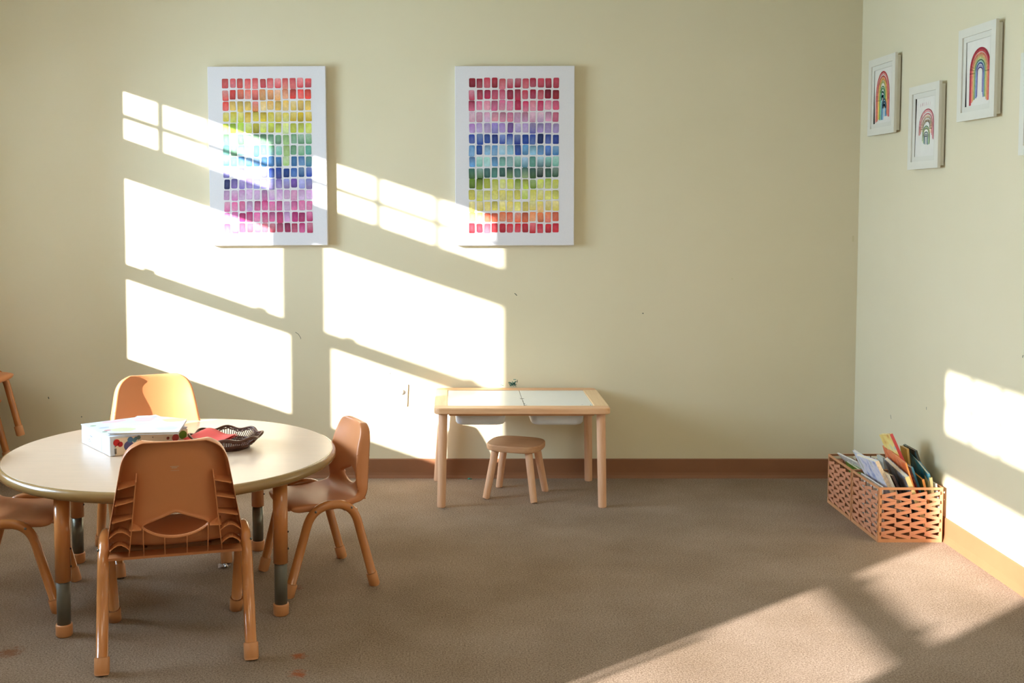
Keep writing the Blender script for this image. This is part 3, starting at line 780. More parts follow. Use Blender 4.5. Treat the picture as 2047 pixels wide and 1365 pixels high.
rows2 = [
 [DR, DR, R2, (175, 40, 60), (214, 84, 100), R2, DR, R2, (175, 30, 60), R2, R2, (210, 70, 90)],
 [(205, 80, 110), R2, (180, 40, 72), (205, 80, 112), (205, 80, 112), (165, 40, 72), R2, R2, (150, 14, 42), R2, (140, 10, 36), DR],
 [CR, PK2, (235, 140, 165), PK2, PK2, PK2, CR, CR, (236, 130, 160), CR, (238, 130, 160), (228, 90, 125)],
 [LK, LK, LK, (235, 150, 178), (232, 150, 178), (230, 130, 165), LK, (232, 150, 180), LK, LK, LK, (228, 110, 145)],
 [(176, 120, 196), LA, LA, (160, 130, 205), (168, 132, 205), (130, 90, 170), LA, LA, LA, LA, LA, LA],
 [BL, BL, (48, 78, 165), BL, (56, 90, 175), BL, (26, 50, 140), (34, 72, 170), BL, (20, 36, 110), BL, BL],
 [SB, (40, 90, 170), LB, SB, LB, LB, (50, 84, 170), SB, LB, SB, (80, 130, 200), (60, 130, 190)],
 [SB, TL_, (160, 206, 206), SB, TL_, (160, 206, 206), TL_, (130, 180, 225), TL_, (140, 196, 215), (150, 206, 204), TL_],
 [DG, DG, DG, (80, 130, 125), DG, (50, 90, 92), DG, DG, (54, 96, 84), (22, 44, 32), (60, 104, 84), (40, 76, 60)],
 [DO, DO, OL, OL, (214, 216, 120), OL, DO, OL, DO, (208, 216, 96), OL, OL],
 [YL, OL, YL, YL, YE, YL, YL, OL, YL, YL, YL, YL],
 [YE, YE, YE, YE, YE, YE, YE, YE, YE, YE, YE, YE],
 [YE, YE, OG, OG, (246, 120, 80), OG, OG, OG, (250, 140, 90), (250, 130, 80), (250, 140, 90), (248, 120, 80)],
 [RD, RD, (228, 60, 80), (230, 50, 66), RD, RD, RD, RD, RD, RD, RD, RD]]
canvas('large white canvas print of rainbow watercolour blocks, the left one, red at its top', -1.243, -0.640, 1.222, 2.137, rows1, 0.0895, 0.0865, 0.03845, 0.0568, -0.35, 11)
canvas('large white canvas print of watercolour blocks right of the other, dark crimson at its top', 0.020, 0.631, 1.222, 2.139, rows2, 0.0865, 0.0870, 0.0390, 0.0570, -0.15, 23)

# ------------------------------------------------------------ framed children's rainbows on the right wall
def ribbon(P, pts, wdt, colr, x):
    for a, c in zip(pts, pts[1:]):
        a = V(a); c = V(c); d = (c - a)
        if d.length < 1e-6: continue
        d.normalize(); s = V((-d.y, d.x)) * wdt / 2; e = d * wdt * 0.12
        P.poly([(x, *(a - e - s)), (x, *(c + e - s)), (x, *(c + e + s)), (x, *(a - e + s))], lin(jit(colr, 0.05)))
def arch(cx, rx, base_l, base_r, spring, apex, n=22, skew=0.0):
    pts = [(cx + rx, base_l)]
    for k in range(n + 1):
        a = PI * k / n; pts.append((cx + rx * math.cos(a) + skew * math.sin(a), spring + (apex - spring) * math.sin(a) ** 0.85))
    pts.append((cx - rx, base_r)); return pts
def rainbow_frame(label, y0, y1, z0, z1, draw, dark=(0, 0, 0, 0), rot=0):
    t = thing('framed_drawing', label, 'picture frame', (XR, (y0 + y1) / 2, (z0 + z1) / 2), 0)
    t['group'] = 'framed rainbow drawings on the right wall'
    t.rotation_euler = (math.radians(rot), 0, 0)
    W, H = y1 - y0, z1 - z0; b_ = 0.034
    bm = B()
    for s in (-1, 1):
        box(bm, (-0.0285, s * (W / 2 - b_ / 2), 0), (0.012, b_, H)); box(bm, (-0.0285, 0, s * (H / 2 - b_ / 2)), (0.0119, W - 2 * b_, b_))
        box(bm, (-0.0135, s * (W / 2 - 0.014), 0), (0.018, 0.012, H - 0.022)); box(bm, (-0.0135, 0, s * (H / 2 - 0.017)), (0.0179, W - 0.04, 0.012))
    obj('frame_border', bm, 'frame_white', t)
    bm = B(); box(bm, (-0.018, 0, 0), (0.004, W - 0.05, H - 0.05)); obj('backing', bm, 'dark_backing', t)
    bm = B(); mo = 0.026; wi, hi = W / 2 - b_ + 0.004, H / 2 - b_ + 0.004
    for s in (-1, 1):
        box(bm, (-0.0270, s * (wi - mo / 2), 0), (0.002, mo, 2 * hi)); box(bm, (-0.0270, 0, s * (hi - mo / 2)), (0.0019, 2 * wi - 2 * mo, mo))
    obj('mat_board', bm, 'mat_board', t)
    # slightly curled paper behind the mat
    dl0, dl1 = dark[0], dark[1]   # dark gap at far side, bottom / top
    pw, ph = wi - mo + 0.001, hi - mo + 0.001
    bm = B(); nx = 8; rows_ = []
    for i in range(nx + 1):
        z = -ph + 2 * ph * i / nx; row = []
        gap = dl0 + (dl1 - dl0) * i / nx
        for j in range(nx + 1):
            yl = pw - gap; y = -pw + (yl + pw) * j / nx
            row.append(bm.verts.new((-0.0240 - 0.0004 * math.sin(PI * j / nx), y, z)))
        rows_.append(row)
    for i in range(nx):
        for j in range(nx): bm.faces.new((rows_[i][j], rows_[i][j + 1], rows_[i + 1][j + 1], rows_[i + 1][j]))
    pap = obj('drawing_paper', bm, 'paper', t)
    P = Print(); draw(P)
    P.build('crayon_rainbow', pap, 'print')
    bm = B(); tube(bm, [(-0.003, -0.02, 0.13), (-0.003, 0.02, 0.13)], 0.002, 6); box(bm, (-0.002, 0, 0.10), (0.004, 0.02, 0.03)); obj('hanger', bm, 'steel', t)
    return t
XP = -0.0250
def d1(P):
    for rx, ap, bl, br, c, wd in ((0.080, 0.115, -0.125, -0.105, (190, 50, 48), 0.007), (0.072, 0.107, -0.12, -0.105, (238, 150, 140), 0.010), (0.063, 0.094, -0.12, -0.10, (200, 60, 50), 0.006), (0.056, 0.086, -0.115, -0.09, (240, 170, 120), 0.009),
                              (0.048, 0.078, -0.11, -0.06, (236, 186, 90), 0.009), (0.040, 0.066, -0.11, -0.03, (206, 206, 120), 0.009), (0.033, 0.045, -0.115, -0.02, (90, 150, 80), 0.006), (0.027, 0.035, -0.115, -0.02, (130, 190, 130), 0.008), (0.019, 0.020, -0.115, -0.03, (120, 190, 180), 0.010), (0.010, 0.0, -0.115, -0.04, (140, 190, 200), 0.012)):
        ribbon(P, arch(0.004 + 0.0 * rx, rx, bl, br, -0.02, ap), wd, c, XP - 0.00001 * ap * 100)
    for rx, ap, c, wd in ((0.034, -0.018, (60, 56, 84), 0.006), (0.026, -0.030, (120, 170, 200), 0.010), (0.014, -0.045, (150, 190, 210), 0.012)):
        ribbon(P, arch(-0.018, rx * 0.8, -0.115, -0.10, -0.06, ap), wd, c, XP - 0.0006)
def d2(P):
    for rx, ap, bl, br, c, wd in ((0.073, 0.075, -0.035, -0.060, (190, 60, 74), 0.004), (0.065, 0.068, -0.035, -0.055, (240, 170, 168), 0.008), (0.057, 0.055, -0.03, -0.04, (205, 70, 74), 0.004), (0.048, 0.043, -0.02, -0.03, (240, 206, 176), 0.012), (0.036, 0.026, -0.02, -0.03, (238, 214, 180), 0.012)):
        ribbon(P, arch(-0.012, rx, bl, br, -0.01 if rx < 0.05 else 0.0, ap, skew=-0.01), wd, c, XP)
    for rx, ap, bl, br, c, wd in ((0.036, 0.002, -0.062, -0.078, (100, 150, 100), 0.004), (0.028, -0.006, -0.07, -0.078, (206, 216, 160), 0.008), (0.022, -0.024, -0.075, -0.080, (80, 110, 110), 0.004), (0.015, -0.034, -0.075, -0.08, (170, 190, 190), 0.005), (0.009, -0.042, -0.078, -0.078, (76, 100, 110), 0.004)):
        ribbon(P, arch(-0.012, rx, bl, br, -0.045, ap), wd, c, XP - 0.0002)
    random.seed(9)
    y = 0.055
    for k in range(6):   # faint pink pencil scrawl along the top, not readable
        z = 0.097 + random.uniform(-0.004, 0.004); pts = [(y, z - 0.008), (y - 0.003, z + 0.008), (y - 0.007, z - 0.006), (y - 0.010, z + 0.006)]
        ribbon(P, pts[:random.choice((2, 3, 4))], 0.0018, (222, 178, 180), XP); y -= 0.020
def d3(P):
    for rx, ap, bl, br, c, wd in ((0.080, 0.092, -0.125, -0.110, (180, 50, 66), 0.010), (0.072, 0.084, -0.125, -0.115, (214, 80, 80), 0.008), (0.063, 0.073, -0.115, -0.115, (236, 140, 110), 0.009), (0.055, 0.064, -0.11, -0.11, (240, 186, 130), 0.009), (0.048, 0.056, -0.105, -0.10, (214, 214, 140), 0.008),
                              (0.041, 0.048, -0.105, -0.10, (90, 130, 74), 0.005), (0.036, 0.042, -0.10, -0.10, (176, 206, 200), 0.006), (0.030, 0.035, -0.10, -0.10, (70, 90, 160), 0.006), (0.025, 0.026, -0.10, -0.09, (190, 190, 220), 0.006), (0.021, 0.018, -0.095, -0.08, (80, 60, 140), 0.005)):
        ribbon(P, arch(-0.016, rx, bl, br, 0.0, ap), wd, c, XP)
def d4(P):
    for rx, ap, c, wd in ((0.080, 0.092, (200, 60, 60), 0.008), (0.066, 0.078, (240, 160, 90), 0.008), (0.052, 0.064, (230, 210, 90), 0.008), (0.038, 0.05, (100, 160, 90), 0.008), (0.026, 0.036, (80, 110, 180), 0.008)):
        ribbon(P, arch(0.0, rx, -0.11, -0.11, 0.0, ap), wd, c, XP)
rainbow_frame('white framed child drawing nearest the room corner, rainbow with a small dark blue arch inside', 5.146, 5.472, 1.772, 2.144, d1, (0.012, -0.004))
rainbow_frame('white framed child drawing hung lower between two others, rainbow arcs thin and partial', 4.675, 4.984, 1.591, 1.961, d2, (-0.002, 0.008))
rainbow_frame('white framed child drawing hung high, third from the corner, full rainbow with violet inner arc', 4.202, 4.510, 1.772, 2.142, d3, (0.006, -0.001))
rainbow_frame('white picture frame mostly cut off by the right picture edge', 3.700, 4.013, 1.615, 1.986, d4)

# ------------------------------------------------------------ outlet
t = thing('wall_outlet', 'white wall outlet plate, slightly crooked, on the sunlit wall left of the play table', 'outlet', (-0.265, DW, 0.438))
t.rotation_euler = (0, math.radians(2.5), 0)
bm = B(); box(bm, (0, -0.0035, 0), (0.075, 0.007, 0.118), bev=0.003); obj('cover_plate', bm, 'outlet_white', t)
for s in (-1, 1):
    bm = B(); L = []
    for y, r in ((-0.0065, 0.0165), (-0.0095, 0.0165), (-0.010, 0.016)): L.append([(r * math.cos(2 * PI * k / 20), y, s * 0.0195 + 0.85 * r * math.sin(2 * PI * k / 20)) for k in range(20)])
    loft(bm, L); rc = obj('receptacle', bm, 'outlet_white', t)
    bm = B()
    if s == 1:
        L = []
        for y, r in ((-0.010, 0.0145), (-0.018, 0.0135), (-0.0185, 0.012)): L.append([(r * math.cos(2 * PI * k / 20), y, s * 0.0195 + r * math.sin(2 * PI * k / 20)) for k in range(20)])
        loft(bm, L); obj('safety_cap', bm, 'outlet_white', rc)
    else:
        for dx in (-0.006, 0.006): box(bm, (dx, -0.0102, s * 0.0195 + 0.003), (0.0018, 0.0008, 0.007))
        box(bm, (0, -0.0102, s * 0.0195 - 0.007), (0.004, 0.0008, 0.004)); obj('slot', bm, 'dark', rc)
bm = B(); bmesh.ops.create_uvsphere(bm, u_segments=10, v_segments=6, radius=0.003, matrix=Matrix.Translation((0, -0.007, 0))); obj('screw', bm, 'steel', t)

# ------------------------------------------------------------ woven baskets
BX0, BX1 = 1.816, 2.086
def strip_mesh(ln, h_=0.0140):
    b = B(); box(b, (0, 0, 0), (ln, 0.0028, h_))
    for vv in b.verts:
        if abs(vv.co.x) < ln * 0.6: vv.co.y += 0
    me = bpy.data.meshes.new('woven_strip'); b.to_mesh(me); b.free(); me.materials.append(MATS['strip']); return me
def basket(label, y0, y1, group):
    t = thing('woven_basket', label, 'basket', ((BX0 + BX1) / 2, (y0 + y1) / 2, 0)); t['group'] = group
    W, D, H = BX1 - BX0, y1 - y0, 0.236
    faces = [((0, -D / 2), (1, 0), W), ((0, D / 2), (-1, 0), W), ((-W / 2, 0), (0, -1), D), ((W / 2, 0), (0, 1), D)]
    bm = B(); rw = 0.0022
    for (cx, cy), (dx, dy), ln in faces:
        for k in range(5):
            s = (k / 4 - 0.5) * (ln - 0.008); px, py = cx * 0.985 + dx * s, cy * 0.985 + dy * s
            tube(bm, [(px, py, 0.004), (px, py, H - 0.004)], rw, 6)
        for z in (0.004, H - 0.004):
            s = ln / 2; tube(bm, [(cx * 0.985 - dx * s * 0.98, cy * 0.985 - dy * s * 0.98, z), (cx * 0.985 + dx * s * 0.98, cy * 0.985 + dy * s * 0.98, z)], rw, 6)
    obj('wire_frame', bm, 'wire', t)
    bm = B()
    for (cx, cy), (dx, dy), ln in faces:
        ang = math.atan2(dy, dx); Rz = Matrix.Rotation(ang, 3, 'Z')
        box(bm, (cx, cy, H - 0.005), (ln, 0.005, 0.010), Rz); box(bm, (cx, cy, 0.007), (ln, 0.005, 0.014), Rz)
        for s in (-1, 1): box(bm, (cx + dx * s * (ln / 2 - 0.006), cy + dy * s * (ln / 2 - 0.006), H / 2), (0.011, 0.0052, H - 0.018), Rz)
    obj('border_strip', bm, 'strip_rim', t)
    bm = B(); box(bm, (0, 0, 0.004), (W - 0.008, D - 0.008, 0.004)); obj('base', bm, 'strip_rim', t)
    random.seed(int(y0 * 100))
    for fi, ((cx, cy), (dx, dy), ln) in enumerate(faces):
        cw = (ln - 0.014) / 4; me = strip_mesh(math.hypot(cw, 0.0205) + 0.004)
        ang = math.atan2(dy, dx)
        for c_ in range(4):
            ph = 0.006 * (c_ % 2)
            for r in range(10):
                z0 = 0.024 + r * 0.0200 + ph * 0.3; up = 1 if r % 2 else -1
                if z0 > H - 0.016: continue
                o = bpy.data.objects.new('woven_strip', me); COL.objects.link(o); o.parent = t
                s = -ln / 2 + 0.007 + cw * (c_ + 0.5)
                bul = (0.0012 if (r % 2) else -0.0012)
                nx_, ny_ = dy, -dx
                o.location = (cx + dx * s + nx_ * bul, cy + dy * s + ny_ * bul, z0 + random.uniform(-0.001, 0.001))
                o.rotation_euler = Matrix.Rotation(ang, 3, 'Z').to_4x4().to_euler()
                R_ = Matrix.Rotation(ang, 4, 'Z') @ Matrix.Rotation(-up * math.atan2(0.0150, cw) + random.uniform(-0.02, 0.02), 4, 'Y')
                o.rotation_euler = R_.to_euler()
    return t
basket('open woven paper-strip basket packed with upright picture books, the nearer one by the right wall', 4.568, 4.874, 'woven book baskets')
basket('open woven paper-strip basket in the room corner, behind the fuller one', 4.882, 5.188, 'woven book baskets')

# ------------------------------------------------------------ books
BOOKN = [0]
def book(label, xb, zb, tilt, y0, height, depth, thick, cover, spine, edge='page', yaw=0.0, drop=0.0, pages=True):
    """xb,zb = bottom near edge; tilt degrees leaning to -x; y0 near edge; depth along +y; drop = far end lower (rad)"""
    t = thing('picture_book', label, 'book'); t['group'] = 'picture books in the baskets'
    M = Matrix.Translation((xb, y0, zb)) @ Matrix.Rotation(yaw, 4, 'Z') @ Matrix.Rotation(drop, 4, 'X') @ Matrix.Rotation(-math.radians(tilt), 4, 'Y')
    bt = 0.0018
    bm = B(); box(bm, (bt / 2, depth / 2, height / 2), (bt, depth, height)); o = obj('front_cover', bm, cover, t)
    bm = B(); box(bm, (thick - bt / 2, depth / 2, height / 2), (bt, depth, height)); obj('back_cover', bm, cover, t)
    bm = B(); box(bm, (thick / 2, -0.0008, height / 2), (thick, 0.0016, height)); obj('spine', bm, spine, t)
    bm = B(); box(bm, (thick / 2, depth / 2 - 0.001, height / 2), (thick - 2 * bt, depth - 0.004, height - 0.005)); obj('pages', bm, edge, t)
    t.matrix_world = M
    return t
def bk(label, P, tilt, y0, depth, thick, cover, spine, zmin=0.012, **k):
    """P = (x, z) of the near top corner"""
    a = math.radians(tilt); h = (P[1] - zmin) / math.cos(a); h = min(h, 0.31)
    xb = P[0] + h * math.sin(a); zb = P[1] - h * math.cos(a)
    return book(label, xb, zb, tilt, y0, h, depth, thick, cover, spine, **k)
art('art_lav', [(150, 160, 200), (214, 214, 232), (232, 228, 236), (190, 196, 190)], 22)
art('art_speck', [(120, 110, 100), (228, 224, 216), (238, 234, 230), (150, 120, 90)], 60)
art('art_green', [(90, 140, 40), (120, 160, 60), (180, 190, 90)], 20)
art('art_blue', [(176, 186, 196), (150, 160, 176), (110, 100, 96), (196, 204, 214)], 16)
art('art_orange', [(214, 96, 50), (226, 110, 60), (232, 140, 90), (200, 80, 60)], 18)
art('art_yellow', [(190, 50, 40), (232, 196, 110), (240, 220, 140), (150, 190, 200)], 14)
art('art_teal', [(70, 110, 60), (40, 130, 160), (90, 170, 190), (120, 110, 60)], 16)
art('art_dark', [(22, 26, 26), (24, 30, 34), (30, 110, 130), (18, 22, 24)], 14)
art('art_maroon', [(44, 22, 28), (60, 34, 40), (90, 70, 80)], 20)
art('art_dgreen', [(24, 60, 34), (36, 84, 44), (90, 110, 60)], 20)
art('art_mag', [(190, 206, 220), (110, 160, 196), (230, 232, 236)], 30)
simple('sp_red', (170, 30, 36), 0.4); simple('sp_white', (232, 230, 228), 0.5); simple('sp_cream', (226, 204, 176), 0.5, 0.2, 80)
simple('sp_gold', (196, 160, 90), 0.5); simple('sp_blue', (70, 150, 190), 0.5); simple('sp_orange', (232, 150, 70), 0.5); simple('sp_black', (50, 50, 40), 0.5); simple('sp_ivory', (238, 220, 160), 0.5); simple('sp_grey', (190, 190, 180), 0.5)
bk('thin white book lying along the left rim of the nearer basket', (1.836, 0.2335), 3, 4.590, 0.24, 0.005, 'sp_white', 'sp_white')
bk('pale lavender picture book with dotted cream spine, at the left of the nearer basket', (1.823, 0.330), 25.8, 4.615, 0.235, 0.016, 'art_lav', 'sp_cream', drop=-0.10, zmin=0.11)
bk('slim beige book between the lavender book and the dark maroon one', (1.866, 0.280), 25, 4.602, 0.22, 0.006, 'sp_cream', 'sp_grey', zmin=0.10)
bk('dark maroon picture book leaning in the nearer basket', (1.892, 0.270), 26, 4.620, 0.21, 0.010, 'art_maroon', 'art_maroon', zmin=0.06, drop=-0.05)
bk('grey-blue picture book with ivory spine, in the middle of the nearer basket', (1.925, 0.279), 24, 4.600, 0.235, 0.018, 'art_blue', 'sp_ivory', zmin=0.04, drop=0.12)
bk('orange picture book leaning left of the red-spined book', (1.938, 0.332), 20, 4.628, 0.25, 0.007, 'art_orange', 'sp_orange', zmin=0.03, drop=0.085)
bk('tall yellow picture book with dark red spine, highest in the nearer basket', (1.918, 0.437), 21.2, 4.660, 0.12, 0.013, 'art_yellow', 'sp_red', zmin=0.13, drop=-0.22)
bk('pale blue thin magazine just right of the red-spined book', (1.985, 0.300), 20, 4.655, 0.20, 0.009, 'art_mag', 'sp_blue', zmin=0.08)
bk('dark green picture book with orange edge, right half of the nearer basket', (2.010, 0.262), 17, 4.620, 0.22, 0.010, 'art_dgreen', 'sp_orange', zmin=0.08, drop=0.10, edge='sp_orange')
bk('green and gold book standing behind the teal one', (2.000, 0.362), 8, 4.740, 0.07, 0.010, 'sp_gold', 'sp_gold', zmin=0.12)
bk('teal blue picture book near the right wall', (2.030, 0.292), 17, 4.630, 0.20, 0.010, 'art_teal', 'sp_blue', zmin=0.16, drop=0.28)
bk('black picture book with a teal patch, tallest near the right wall', (2.022, 0.362), 19, 4.700, 0.13, 0.008, 'art_dark', 'sp_black', zmin=0.19)
bk('small ivory book end at the right of the nearer basket', (2.038, 0.272), 8, 4.590, 0.05, 0.011, 'sp_ivory', 'sp_ivory', zmin=0.10)
bk('small white paper pad at the right rim of the nearer basket', (2.064, 0.246), 8, 4.590, 0.04, 0.006, 'sp_white', 'sp_white', zmin=0.12)
bk('white speckled picture book tilted over the rim of the corner basket', (1.845, 0.262), 42, 4.900, 0.25, 0.006, 'art_speck', 'sp_white', zmin=0.10, drop=-0.06)
bk('green picture book low in the corner basket, under the speckled one', (1.862, 0.222), 20, 4.895, 0.20, 0.012, 'art_green', 'art_green', zmin=0.03)
bk('pale lilac book standing in the corner basket', (1.905, 0.268), 28, 4.905, 0.22, 0.010, 'art_lav', 'sp_white', zmin=0.05)
bk('pale grey-green book upright at the front of the corner basket', (1.960, 0.285), 10, 4.900, 0.07, 0.010, 'sp_grey', 'sp_grey', zmin=0.02)
bk('brown book lying back in the corner basket', (1.945, 0.236), 30, 5.02, 0.14, 0.012, 'strip_rim', 'sp_cream', zmin=0.06)
bk('white book leaning at the right of the corner basket', (2.010, 0.232), 20, 4.92, 0.2, 0.012, 'sp_white', 'sp_white', zmin=0.03)

# ------------------------------------------------------------ activity box and booklet on the round table
ang = math.radians(38)
gb = thing('activity_box', 'white cardboard activity box with red and blue dots on its front, on the round table', 'box', (-1.249, 3.944, TH), ang)
BW, BD, BH = 0.305, 0.300, 0.072
bm = B(); box(bm, (BW / 2, BD / 2, BH / 2), (BW - 0.004, BD - 0.004, BH - 0.003), bev=0.0015); obj('box_body', bm, 'box_white', gb)
bm = B(); box(bm, (BW / 2 + 0.01, 0.0005, BH / 2 - 0.003), (BW - 0.022, 0.002, BH - 0.008)); obj('box_sleeve', bm, 'box_beige', gb)
bm = B(); box(bm, (BW / 2, BD / 2, BH), (BW, BD, 0.004), bev=0.001); obj('box_lid', bm, 'box_white', gb)
P = Print()
def disc(P, c, r, f, colr, n=20):
    P.poly([f(c[0] + r * math.cos(2 * PI * k / n), c[1] + r * math.sin(2 * PI * k / n)) for k in range(n)], lin(colr))
ff = lambda a, z: (a, -0.0008, z)
disc(P, (0.026, 0.050), 0.0125, ff, (196, 20, 26)); disc(P, (0.040, 0.042), 0.010, ff, (176, 14, 20))
disc(P, (0.072, 0.032), 0.0185, ff, (92, 82, 128)); 
ff2 = lambda a, z: (a, -0.0010, z)
disc(P, (0.078, 0.054), 0.011, ff2, (84, 120, 158)); disc(P, (0.094, 0.051), 0.008, ff2, (96, 140, 150)); disc(P, (0.110, 0.058), 0.008, ff2, (110, 120, 110)); disc(P, (0.100, 0.056), 0.007, ff2, (96, 130, 140))
disc(P, (0.118, 0.046), 0.002, ff2, (50, 30, 20)); disc(P, (0.165, 0.052), 0.002, ff2, (80, 50, 40))
disc(P, (0.285, 0.045), 0.016, ff, (110, 130, 30)); disc(P, (0.255, 0.038), 0.014, ff2, (190, 70, 60)); disc(P, (0.225, 0.040), 0.006, ff2, (150, 60, 40)); disc(P, (0.15, 0.025), 0.01, ff2, (230, 190, 80))
# small mark and vertical lettering-like blocks (not readable in the photograph)
ribbon_f = []
def quad(P, x0, z0, x1, z1, colr, y=-0.0011): P.poly([(x0, y, z0), (x1, y, z0), (x1, y, z1), (x0, y, z1)], lin(colr))
P.poly([(0.018, -0.0011, 0.0335), (0.026, -0.0011, 0.0365), (0.018, -0.0011, 0.0395), (0.0205, -0.0011, 0.0365)], lin((120, 60, 50)))
for k in range(4):
    z = 0.026 - k * 0.0052; quad(P, 0.018, z, 0.0255, z + 0.0018, (50, 30, 24)); quad(P, 0.018, z - 0.0020, 0.0200, z, (50, 30, 24)); quad(P, 0.0232, z - 0.0020, 0.0255, z, (50, 30, 24)); quad(P, 0.0206, z - 0.0026, 0.0226, z, (60, 40, 30))
# left side: doodle strokes
def sline(P, pts, w_, colr):
    for a, c in zip(pts, pts[1:]):
        a = V(a); c = V(c); d = (c - a).normalized(); s = V((-d.y, d.x)) * w_ / 2
        P.poly([(0.0008, *(a - s)), (0.0008, *(c - s)), (0.0008, *(c + s)), (0.0008, *(a + s))], lin(colr))
sline(P, [(0.245, 0.058), (0.235, 0.048), (0.225, 0.040), (0.215, 0.038)], 0.0016, (186, 190, 204))
sline(P, [(0.205, 0.042), (0.198, 0.047), (0.192, 0.041), (0.184, 0.047), (0.180, 0.040)], 0.0020, (130, 132, 150))
sline(P, [(0.232, 0.030), (0.222, 0.024), (0.210, 0.020), (0.200, 0.026), (0.188, 0.018)], 0.0018, (166, 170, 186))
sline(P, [(0.215, 0.030), (0.205, 0.030)], 0.0026, (150, 152, 170)); sline(P, [(0.190, 0.012), (0.176, 0.016)], 0.0016, (180, 184, 196))
sline(P, [(0.088, 0.070), (0.084, 0.040), (0.086, 0.004)], 0.0022, (176, 176, 196)); sline(P, [(0.048, 0.070), (0.046, 0.036), (0.048, 0.003)], 0.0018, (196, 198, 214))
P.build('box_artwork', gb, 'flat')['kind'] = 'stuff'
P = Print()
zt_ = BH + 0.0024
for cx_, cy_, rx_, ry_, c in ((0.025, 0.235, 0.012, 0.010, (150, 176, 140)), (0.045, 0.175, 0.020, 0.012, (176, 184, 220)), (0.04, 0.12, 0.016, 0.012, (210, 150, 150)), (0.02, 0.10, 0.010, 0.008, (120, 150, 120)), (0.12, 0.27, 0.05, 0.02, (246, 190, 196))):
    P.poly([(cx_ + rx_ * math.cos(2 * PI * k / 20), cy_ + ry_ * math.sin(2 * PI * k / 20), zt_) for k in range(20)], lin(c))
P.build('lid_artwork', gb, 'flat')['kind'] = 'stuff'
bo = thing('art_booklet', 'white booklet with pastel blobs lying on top of the activity box', 'booklet', (-1.262, 3.968, TH + BH + 0.0025), math.radians(8))
QX = [(0.0, 0.0), (0.255, -0.012), (0.262, 0.232), (0.10, 0.322), (0.060, 0.318)]
def bslab(z0, z1, grow, mat_, nm):
    b = B(); c = V((0.14, 0.14)); prism(b, [((c + (V(q) - c) * grow).x, (c + (V(q) - c) * grow).y, z0) for q in QX], (0, 0, z1 - z0)); bmesh.ops.recalc_face_normals(b, faces=b.faces[:]); return obj(nm, b, mat_, bo)
bslab(0.0, 0.0022, 0.99, 'box_white', 'back_cover'); bslab(0.0022, 0.0072, 0.965, 'page', 'pages'); bslab(0.0072, 0.0094, 1.0, 'box_white', 'front_cover')
P = Print()
for cx_, cy_, rx_, ry_, c in ((0.045, 0.055, 0.045, 0.035, (206, 226, 170)), (0.095, 0.245, 0.04, 0.040, (246, 196, 200)), (0.215, 0.215, 0.045, 0.034, (236, 226, 170)), (0.205, 0.060, 0.042, 0.034, (206, 222, 230)), (0.13, 0.06, 0.03, 0.015, (226, 228, 240)), (0.13, 0.285, 0.012, 0.010, (180, 190, 214)), (0.155, 0.235, 0.02, 0.012, (216, 218, 214))):
    P.poly([(cx_ + rx_ * math.cos(2 * PI * k / 24) * (1 + 0.10 * math.sin(k * 1.3)), cy_ + ry_ * math.sin(2 * PI * k / 24), 0.0097) for k in range(24)], lin(c))
random.seed(4)
for k in range(9):   # pale block lettering across the cover, unreadable in the photograph
    x = 0.07 + k * 0.017; y = 0.145 + 0.004 * (k % 2)
    for q in range(3):
        a, b2 = x + random.uniform(0, 0.008), y + random.uniform(-0.01, 0.02)
        P.poly([(a, b2, 0.0098), (a + 0.006, b2, 0.0098), (a + 0.006, b2 + 0.003, 0.0098), (a, b2 + 0.003, 0.0098)], lin((206, 210, 206)))
P.build('cover_artwork', bo, 'flat')['kind'] = 'stuff'

# ------------------------------------------------------------ wicker tray and red napkin
tc_ = V((-0.858, 4.112, TH))
tr_ = thing('wicker_tray', 'dark brown scalloped wicker tray on the round table', 'tray', tc_, math.radians(10))
def rim_pt(a, s=1.0):
    r = 0.131 * (1 + 0.035 * math.cos(8 * a)) * s
    return V((r * math.cos(a) * 1.02, r * math.sin(a), 0.048 + 0.0050 * math.cos(8 * a)))
N = 112
bm = B(); tube(bm, [rim_pt(2 * PI * k / N) for k in range(N)], 0.0048, 8, closed=True); obj('braided_rim', bm, 'wicker', tr_, True)
bm = B(); tube(bm, [rim_pt(2 * PI * k / N, 0.955) - V((0, 0, 0.007 - 0.0016 * math.sin(k * 1.9))) for k in range(N)], 0.003, 6, closed=True)
for zz, s in ((0.004, 0.62), (0.012, 0.70), (0.019, 0.76)):
    tube(bm, [V((rim_pt(2 * PI * k / N, s).x, rim_pt(2 * PI * k / N, s).y, zz + 0.001 * math.sin(k * 3.1))) for k in range(N)], 0.0042, 6, closed=True)
obj('weft_band', bm, 'wicker', tr_, True)
bm = B()
for k in range(84):
    a = 2 * PI * k / 84; p1 = rim_pt(a, 0.99); p0 = rim_pt(a, 0.62); p0.z = 0.004
    pm = rim_pt(a, 0.80); pm.z = 0.022
    tube(bm, [p0, pm, p1], 0.0019, 5)
o = obj('stake', bm, 'wicker', tr_); o['kind'] = 'stuff'
bm = B(); lathe(bm, [(0.088, 0.0), (0.090, 0.002), (0.088, 0.004)], 40); obj('woven_base', bm, 'wicker', tr_)
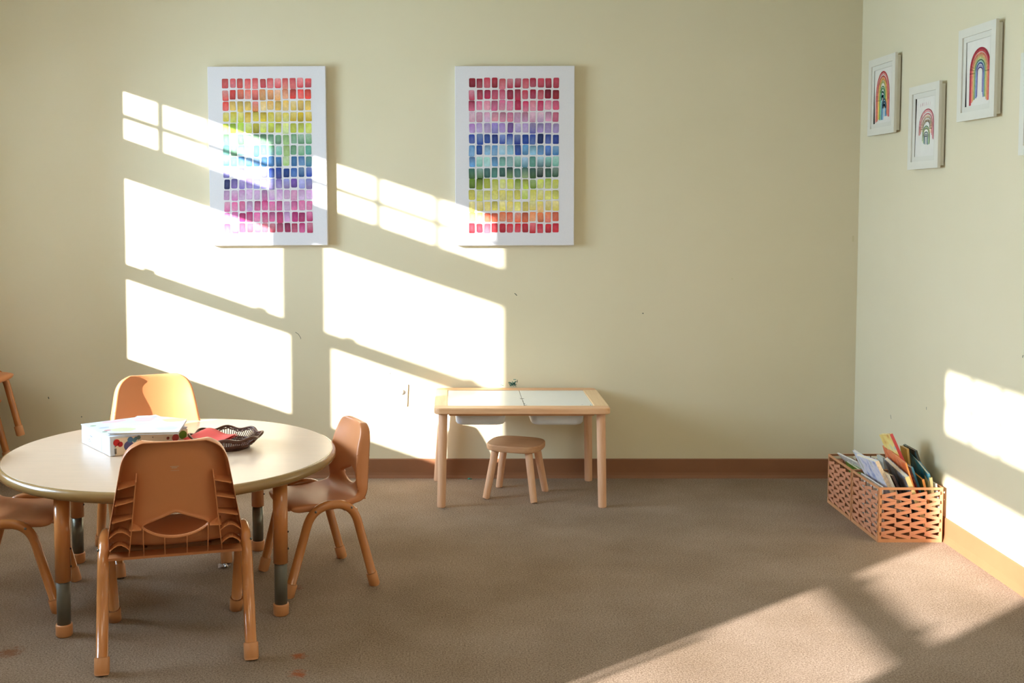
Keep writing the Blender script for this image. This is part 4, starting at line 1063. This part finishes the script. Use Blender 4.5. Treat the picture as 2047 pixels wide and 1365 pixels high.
# folded red napkin leaning in the tray
nap = thing('paper_napkin', 'folded coral red paper lying in the wicker tray', 'napkin', (-0.905, 4.10, TH + 0.040), math.radians(-24))
def sheet(z_off, l0, l1, w0, w1, name, mat_, th=0.0015):
    b = B(); nx, ny = 14, 6; top_, bot_ = [], []
    for i in range(nx + 1):
        r1, r2 = [], []
        for j in range(ny + 1):
            u = i / nx; v = j / ny
            x = l0 + (l1 - l0) * u; y = w0 + (w1 - w0) * v
            z = z_off + 0.010 * v + 0.006 * math.sin(PI * 2 * u + 0.5) * v - 0.010 * u
            r1.append(b.verts.new((x, y, z))); r2.append(b.verts.new((x, y, z - th)))
        top_.append(r1); bot_.append(r2)
    for i in range(nx):
        for j in range(ny):
            b.faces.new((top_[i][j], top_[i + 1][j], top_[i + 1][j + 1], top_[i][j + 1])); b.faces.new((bot_[i][j + 1], bot_[i + 1][j + 1], bot_[i + 1][j], bot_[i][j]))
    for i in range(nx):
        b.faces.new((top_[i][0], bot_[i][0], bot_[i + 1][0], top_[i + 1][0])); b.faces.new((top_[i + 1][ny], bot_[i + 1][ny], bot_[i][ny], top_[i][ny]))
    for j in range(ny):
        b.faces.new((top_[0][j + 1], bot_[0][j + 1], bot_[0][j], top_[0][j])); b.faces.new((top_[nx][j], bot_[nx][j], bot_[nx][j + 1], top_[nx][j + 1]))
    bmesh.ops.recalc_face_normals(b, faces=b.faces[:])
    return obj(name, b, mat_, nap, True)
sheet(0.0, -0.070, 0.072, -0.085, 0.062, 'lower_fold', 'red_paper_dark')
sheet(0.0052, -0.072, 0.068, -0.088, 0.060, 'upper_fold', 'red_paper')
sc_ = thing('paper_scrap', 'small violet and cream paper scrap under the red paper in the tray', 'paper scrap', (-0.865, 4.045, TH + 0.0046), 0.4)
bm = B(); box(bm, (0.01, 0, 0.004), (0.050, 0.030, 0.006), bev=0.001); obj('violet_piece', bm, 'art_lav', sc_)
bm = B(); box(bm, (-0.035, -0.004, 0.004), (0.030, 0.026, 0.007), bev=0.001); obj('cream_piece', bm, 'sp_cream', sc_)

# ------------------------------------------------------------ litter
wr = thing('candy_wrapper', 'crumpled silvery wrapper on the carpet under the round table', 'wrapper', (-0.900, 4.245, 0), 0.3)
bm = B(); random.seed(8); G = []
for i in range(7):
    G.append([bm.verts.new(((i - 3) * 0.008 + random.uniform(-0.002, 0.002), (j - 1.5) * 0.007 + random.uniform(-0.002, 0.002), 0.003 + random.random() * 0.012)) for j in range(4)])
for i in range(6):
    for j in range(3): bm.faces.new((G[i][j], G[i + 1][j], G[i + 1][j + 1], G[i][j + 1]))
w_ = obj('foil', bm, 'foil', wr); md = w_.modifiers.new('t', 'SOLIDIFY'); md.thickness = 0.0006
te = thing('dough_crumb', 'tiny teal crumb on the carpet by the baseboard under the play table', 'crumb', (0.094, 5.622, 0))
for k, (x, y, s) in enumerate(((0, 0, 0.006), (0.010, 0.002, 0.004), (-0.006, 0.003, 0.004))):
    bm = B(); bmesh.ops.create_icosphere(bm, subdivisions=1, radius=s, matrix=Matrix.Translation((x, y, s * 0.7))); obj('piece', bm, 'teal', te)
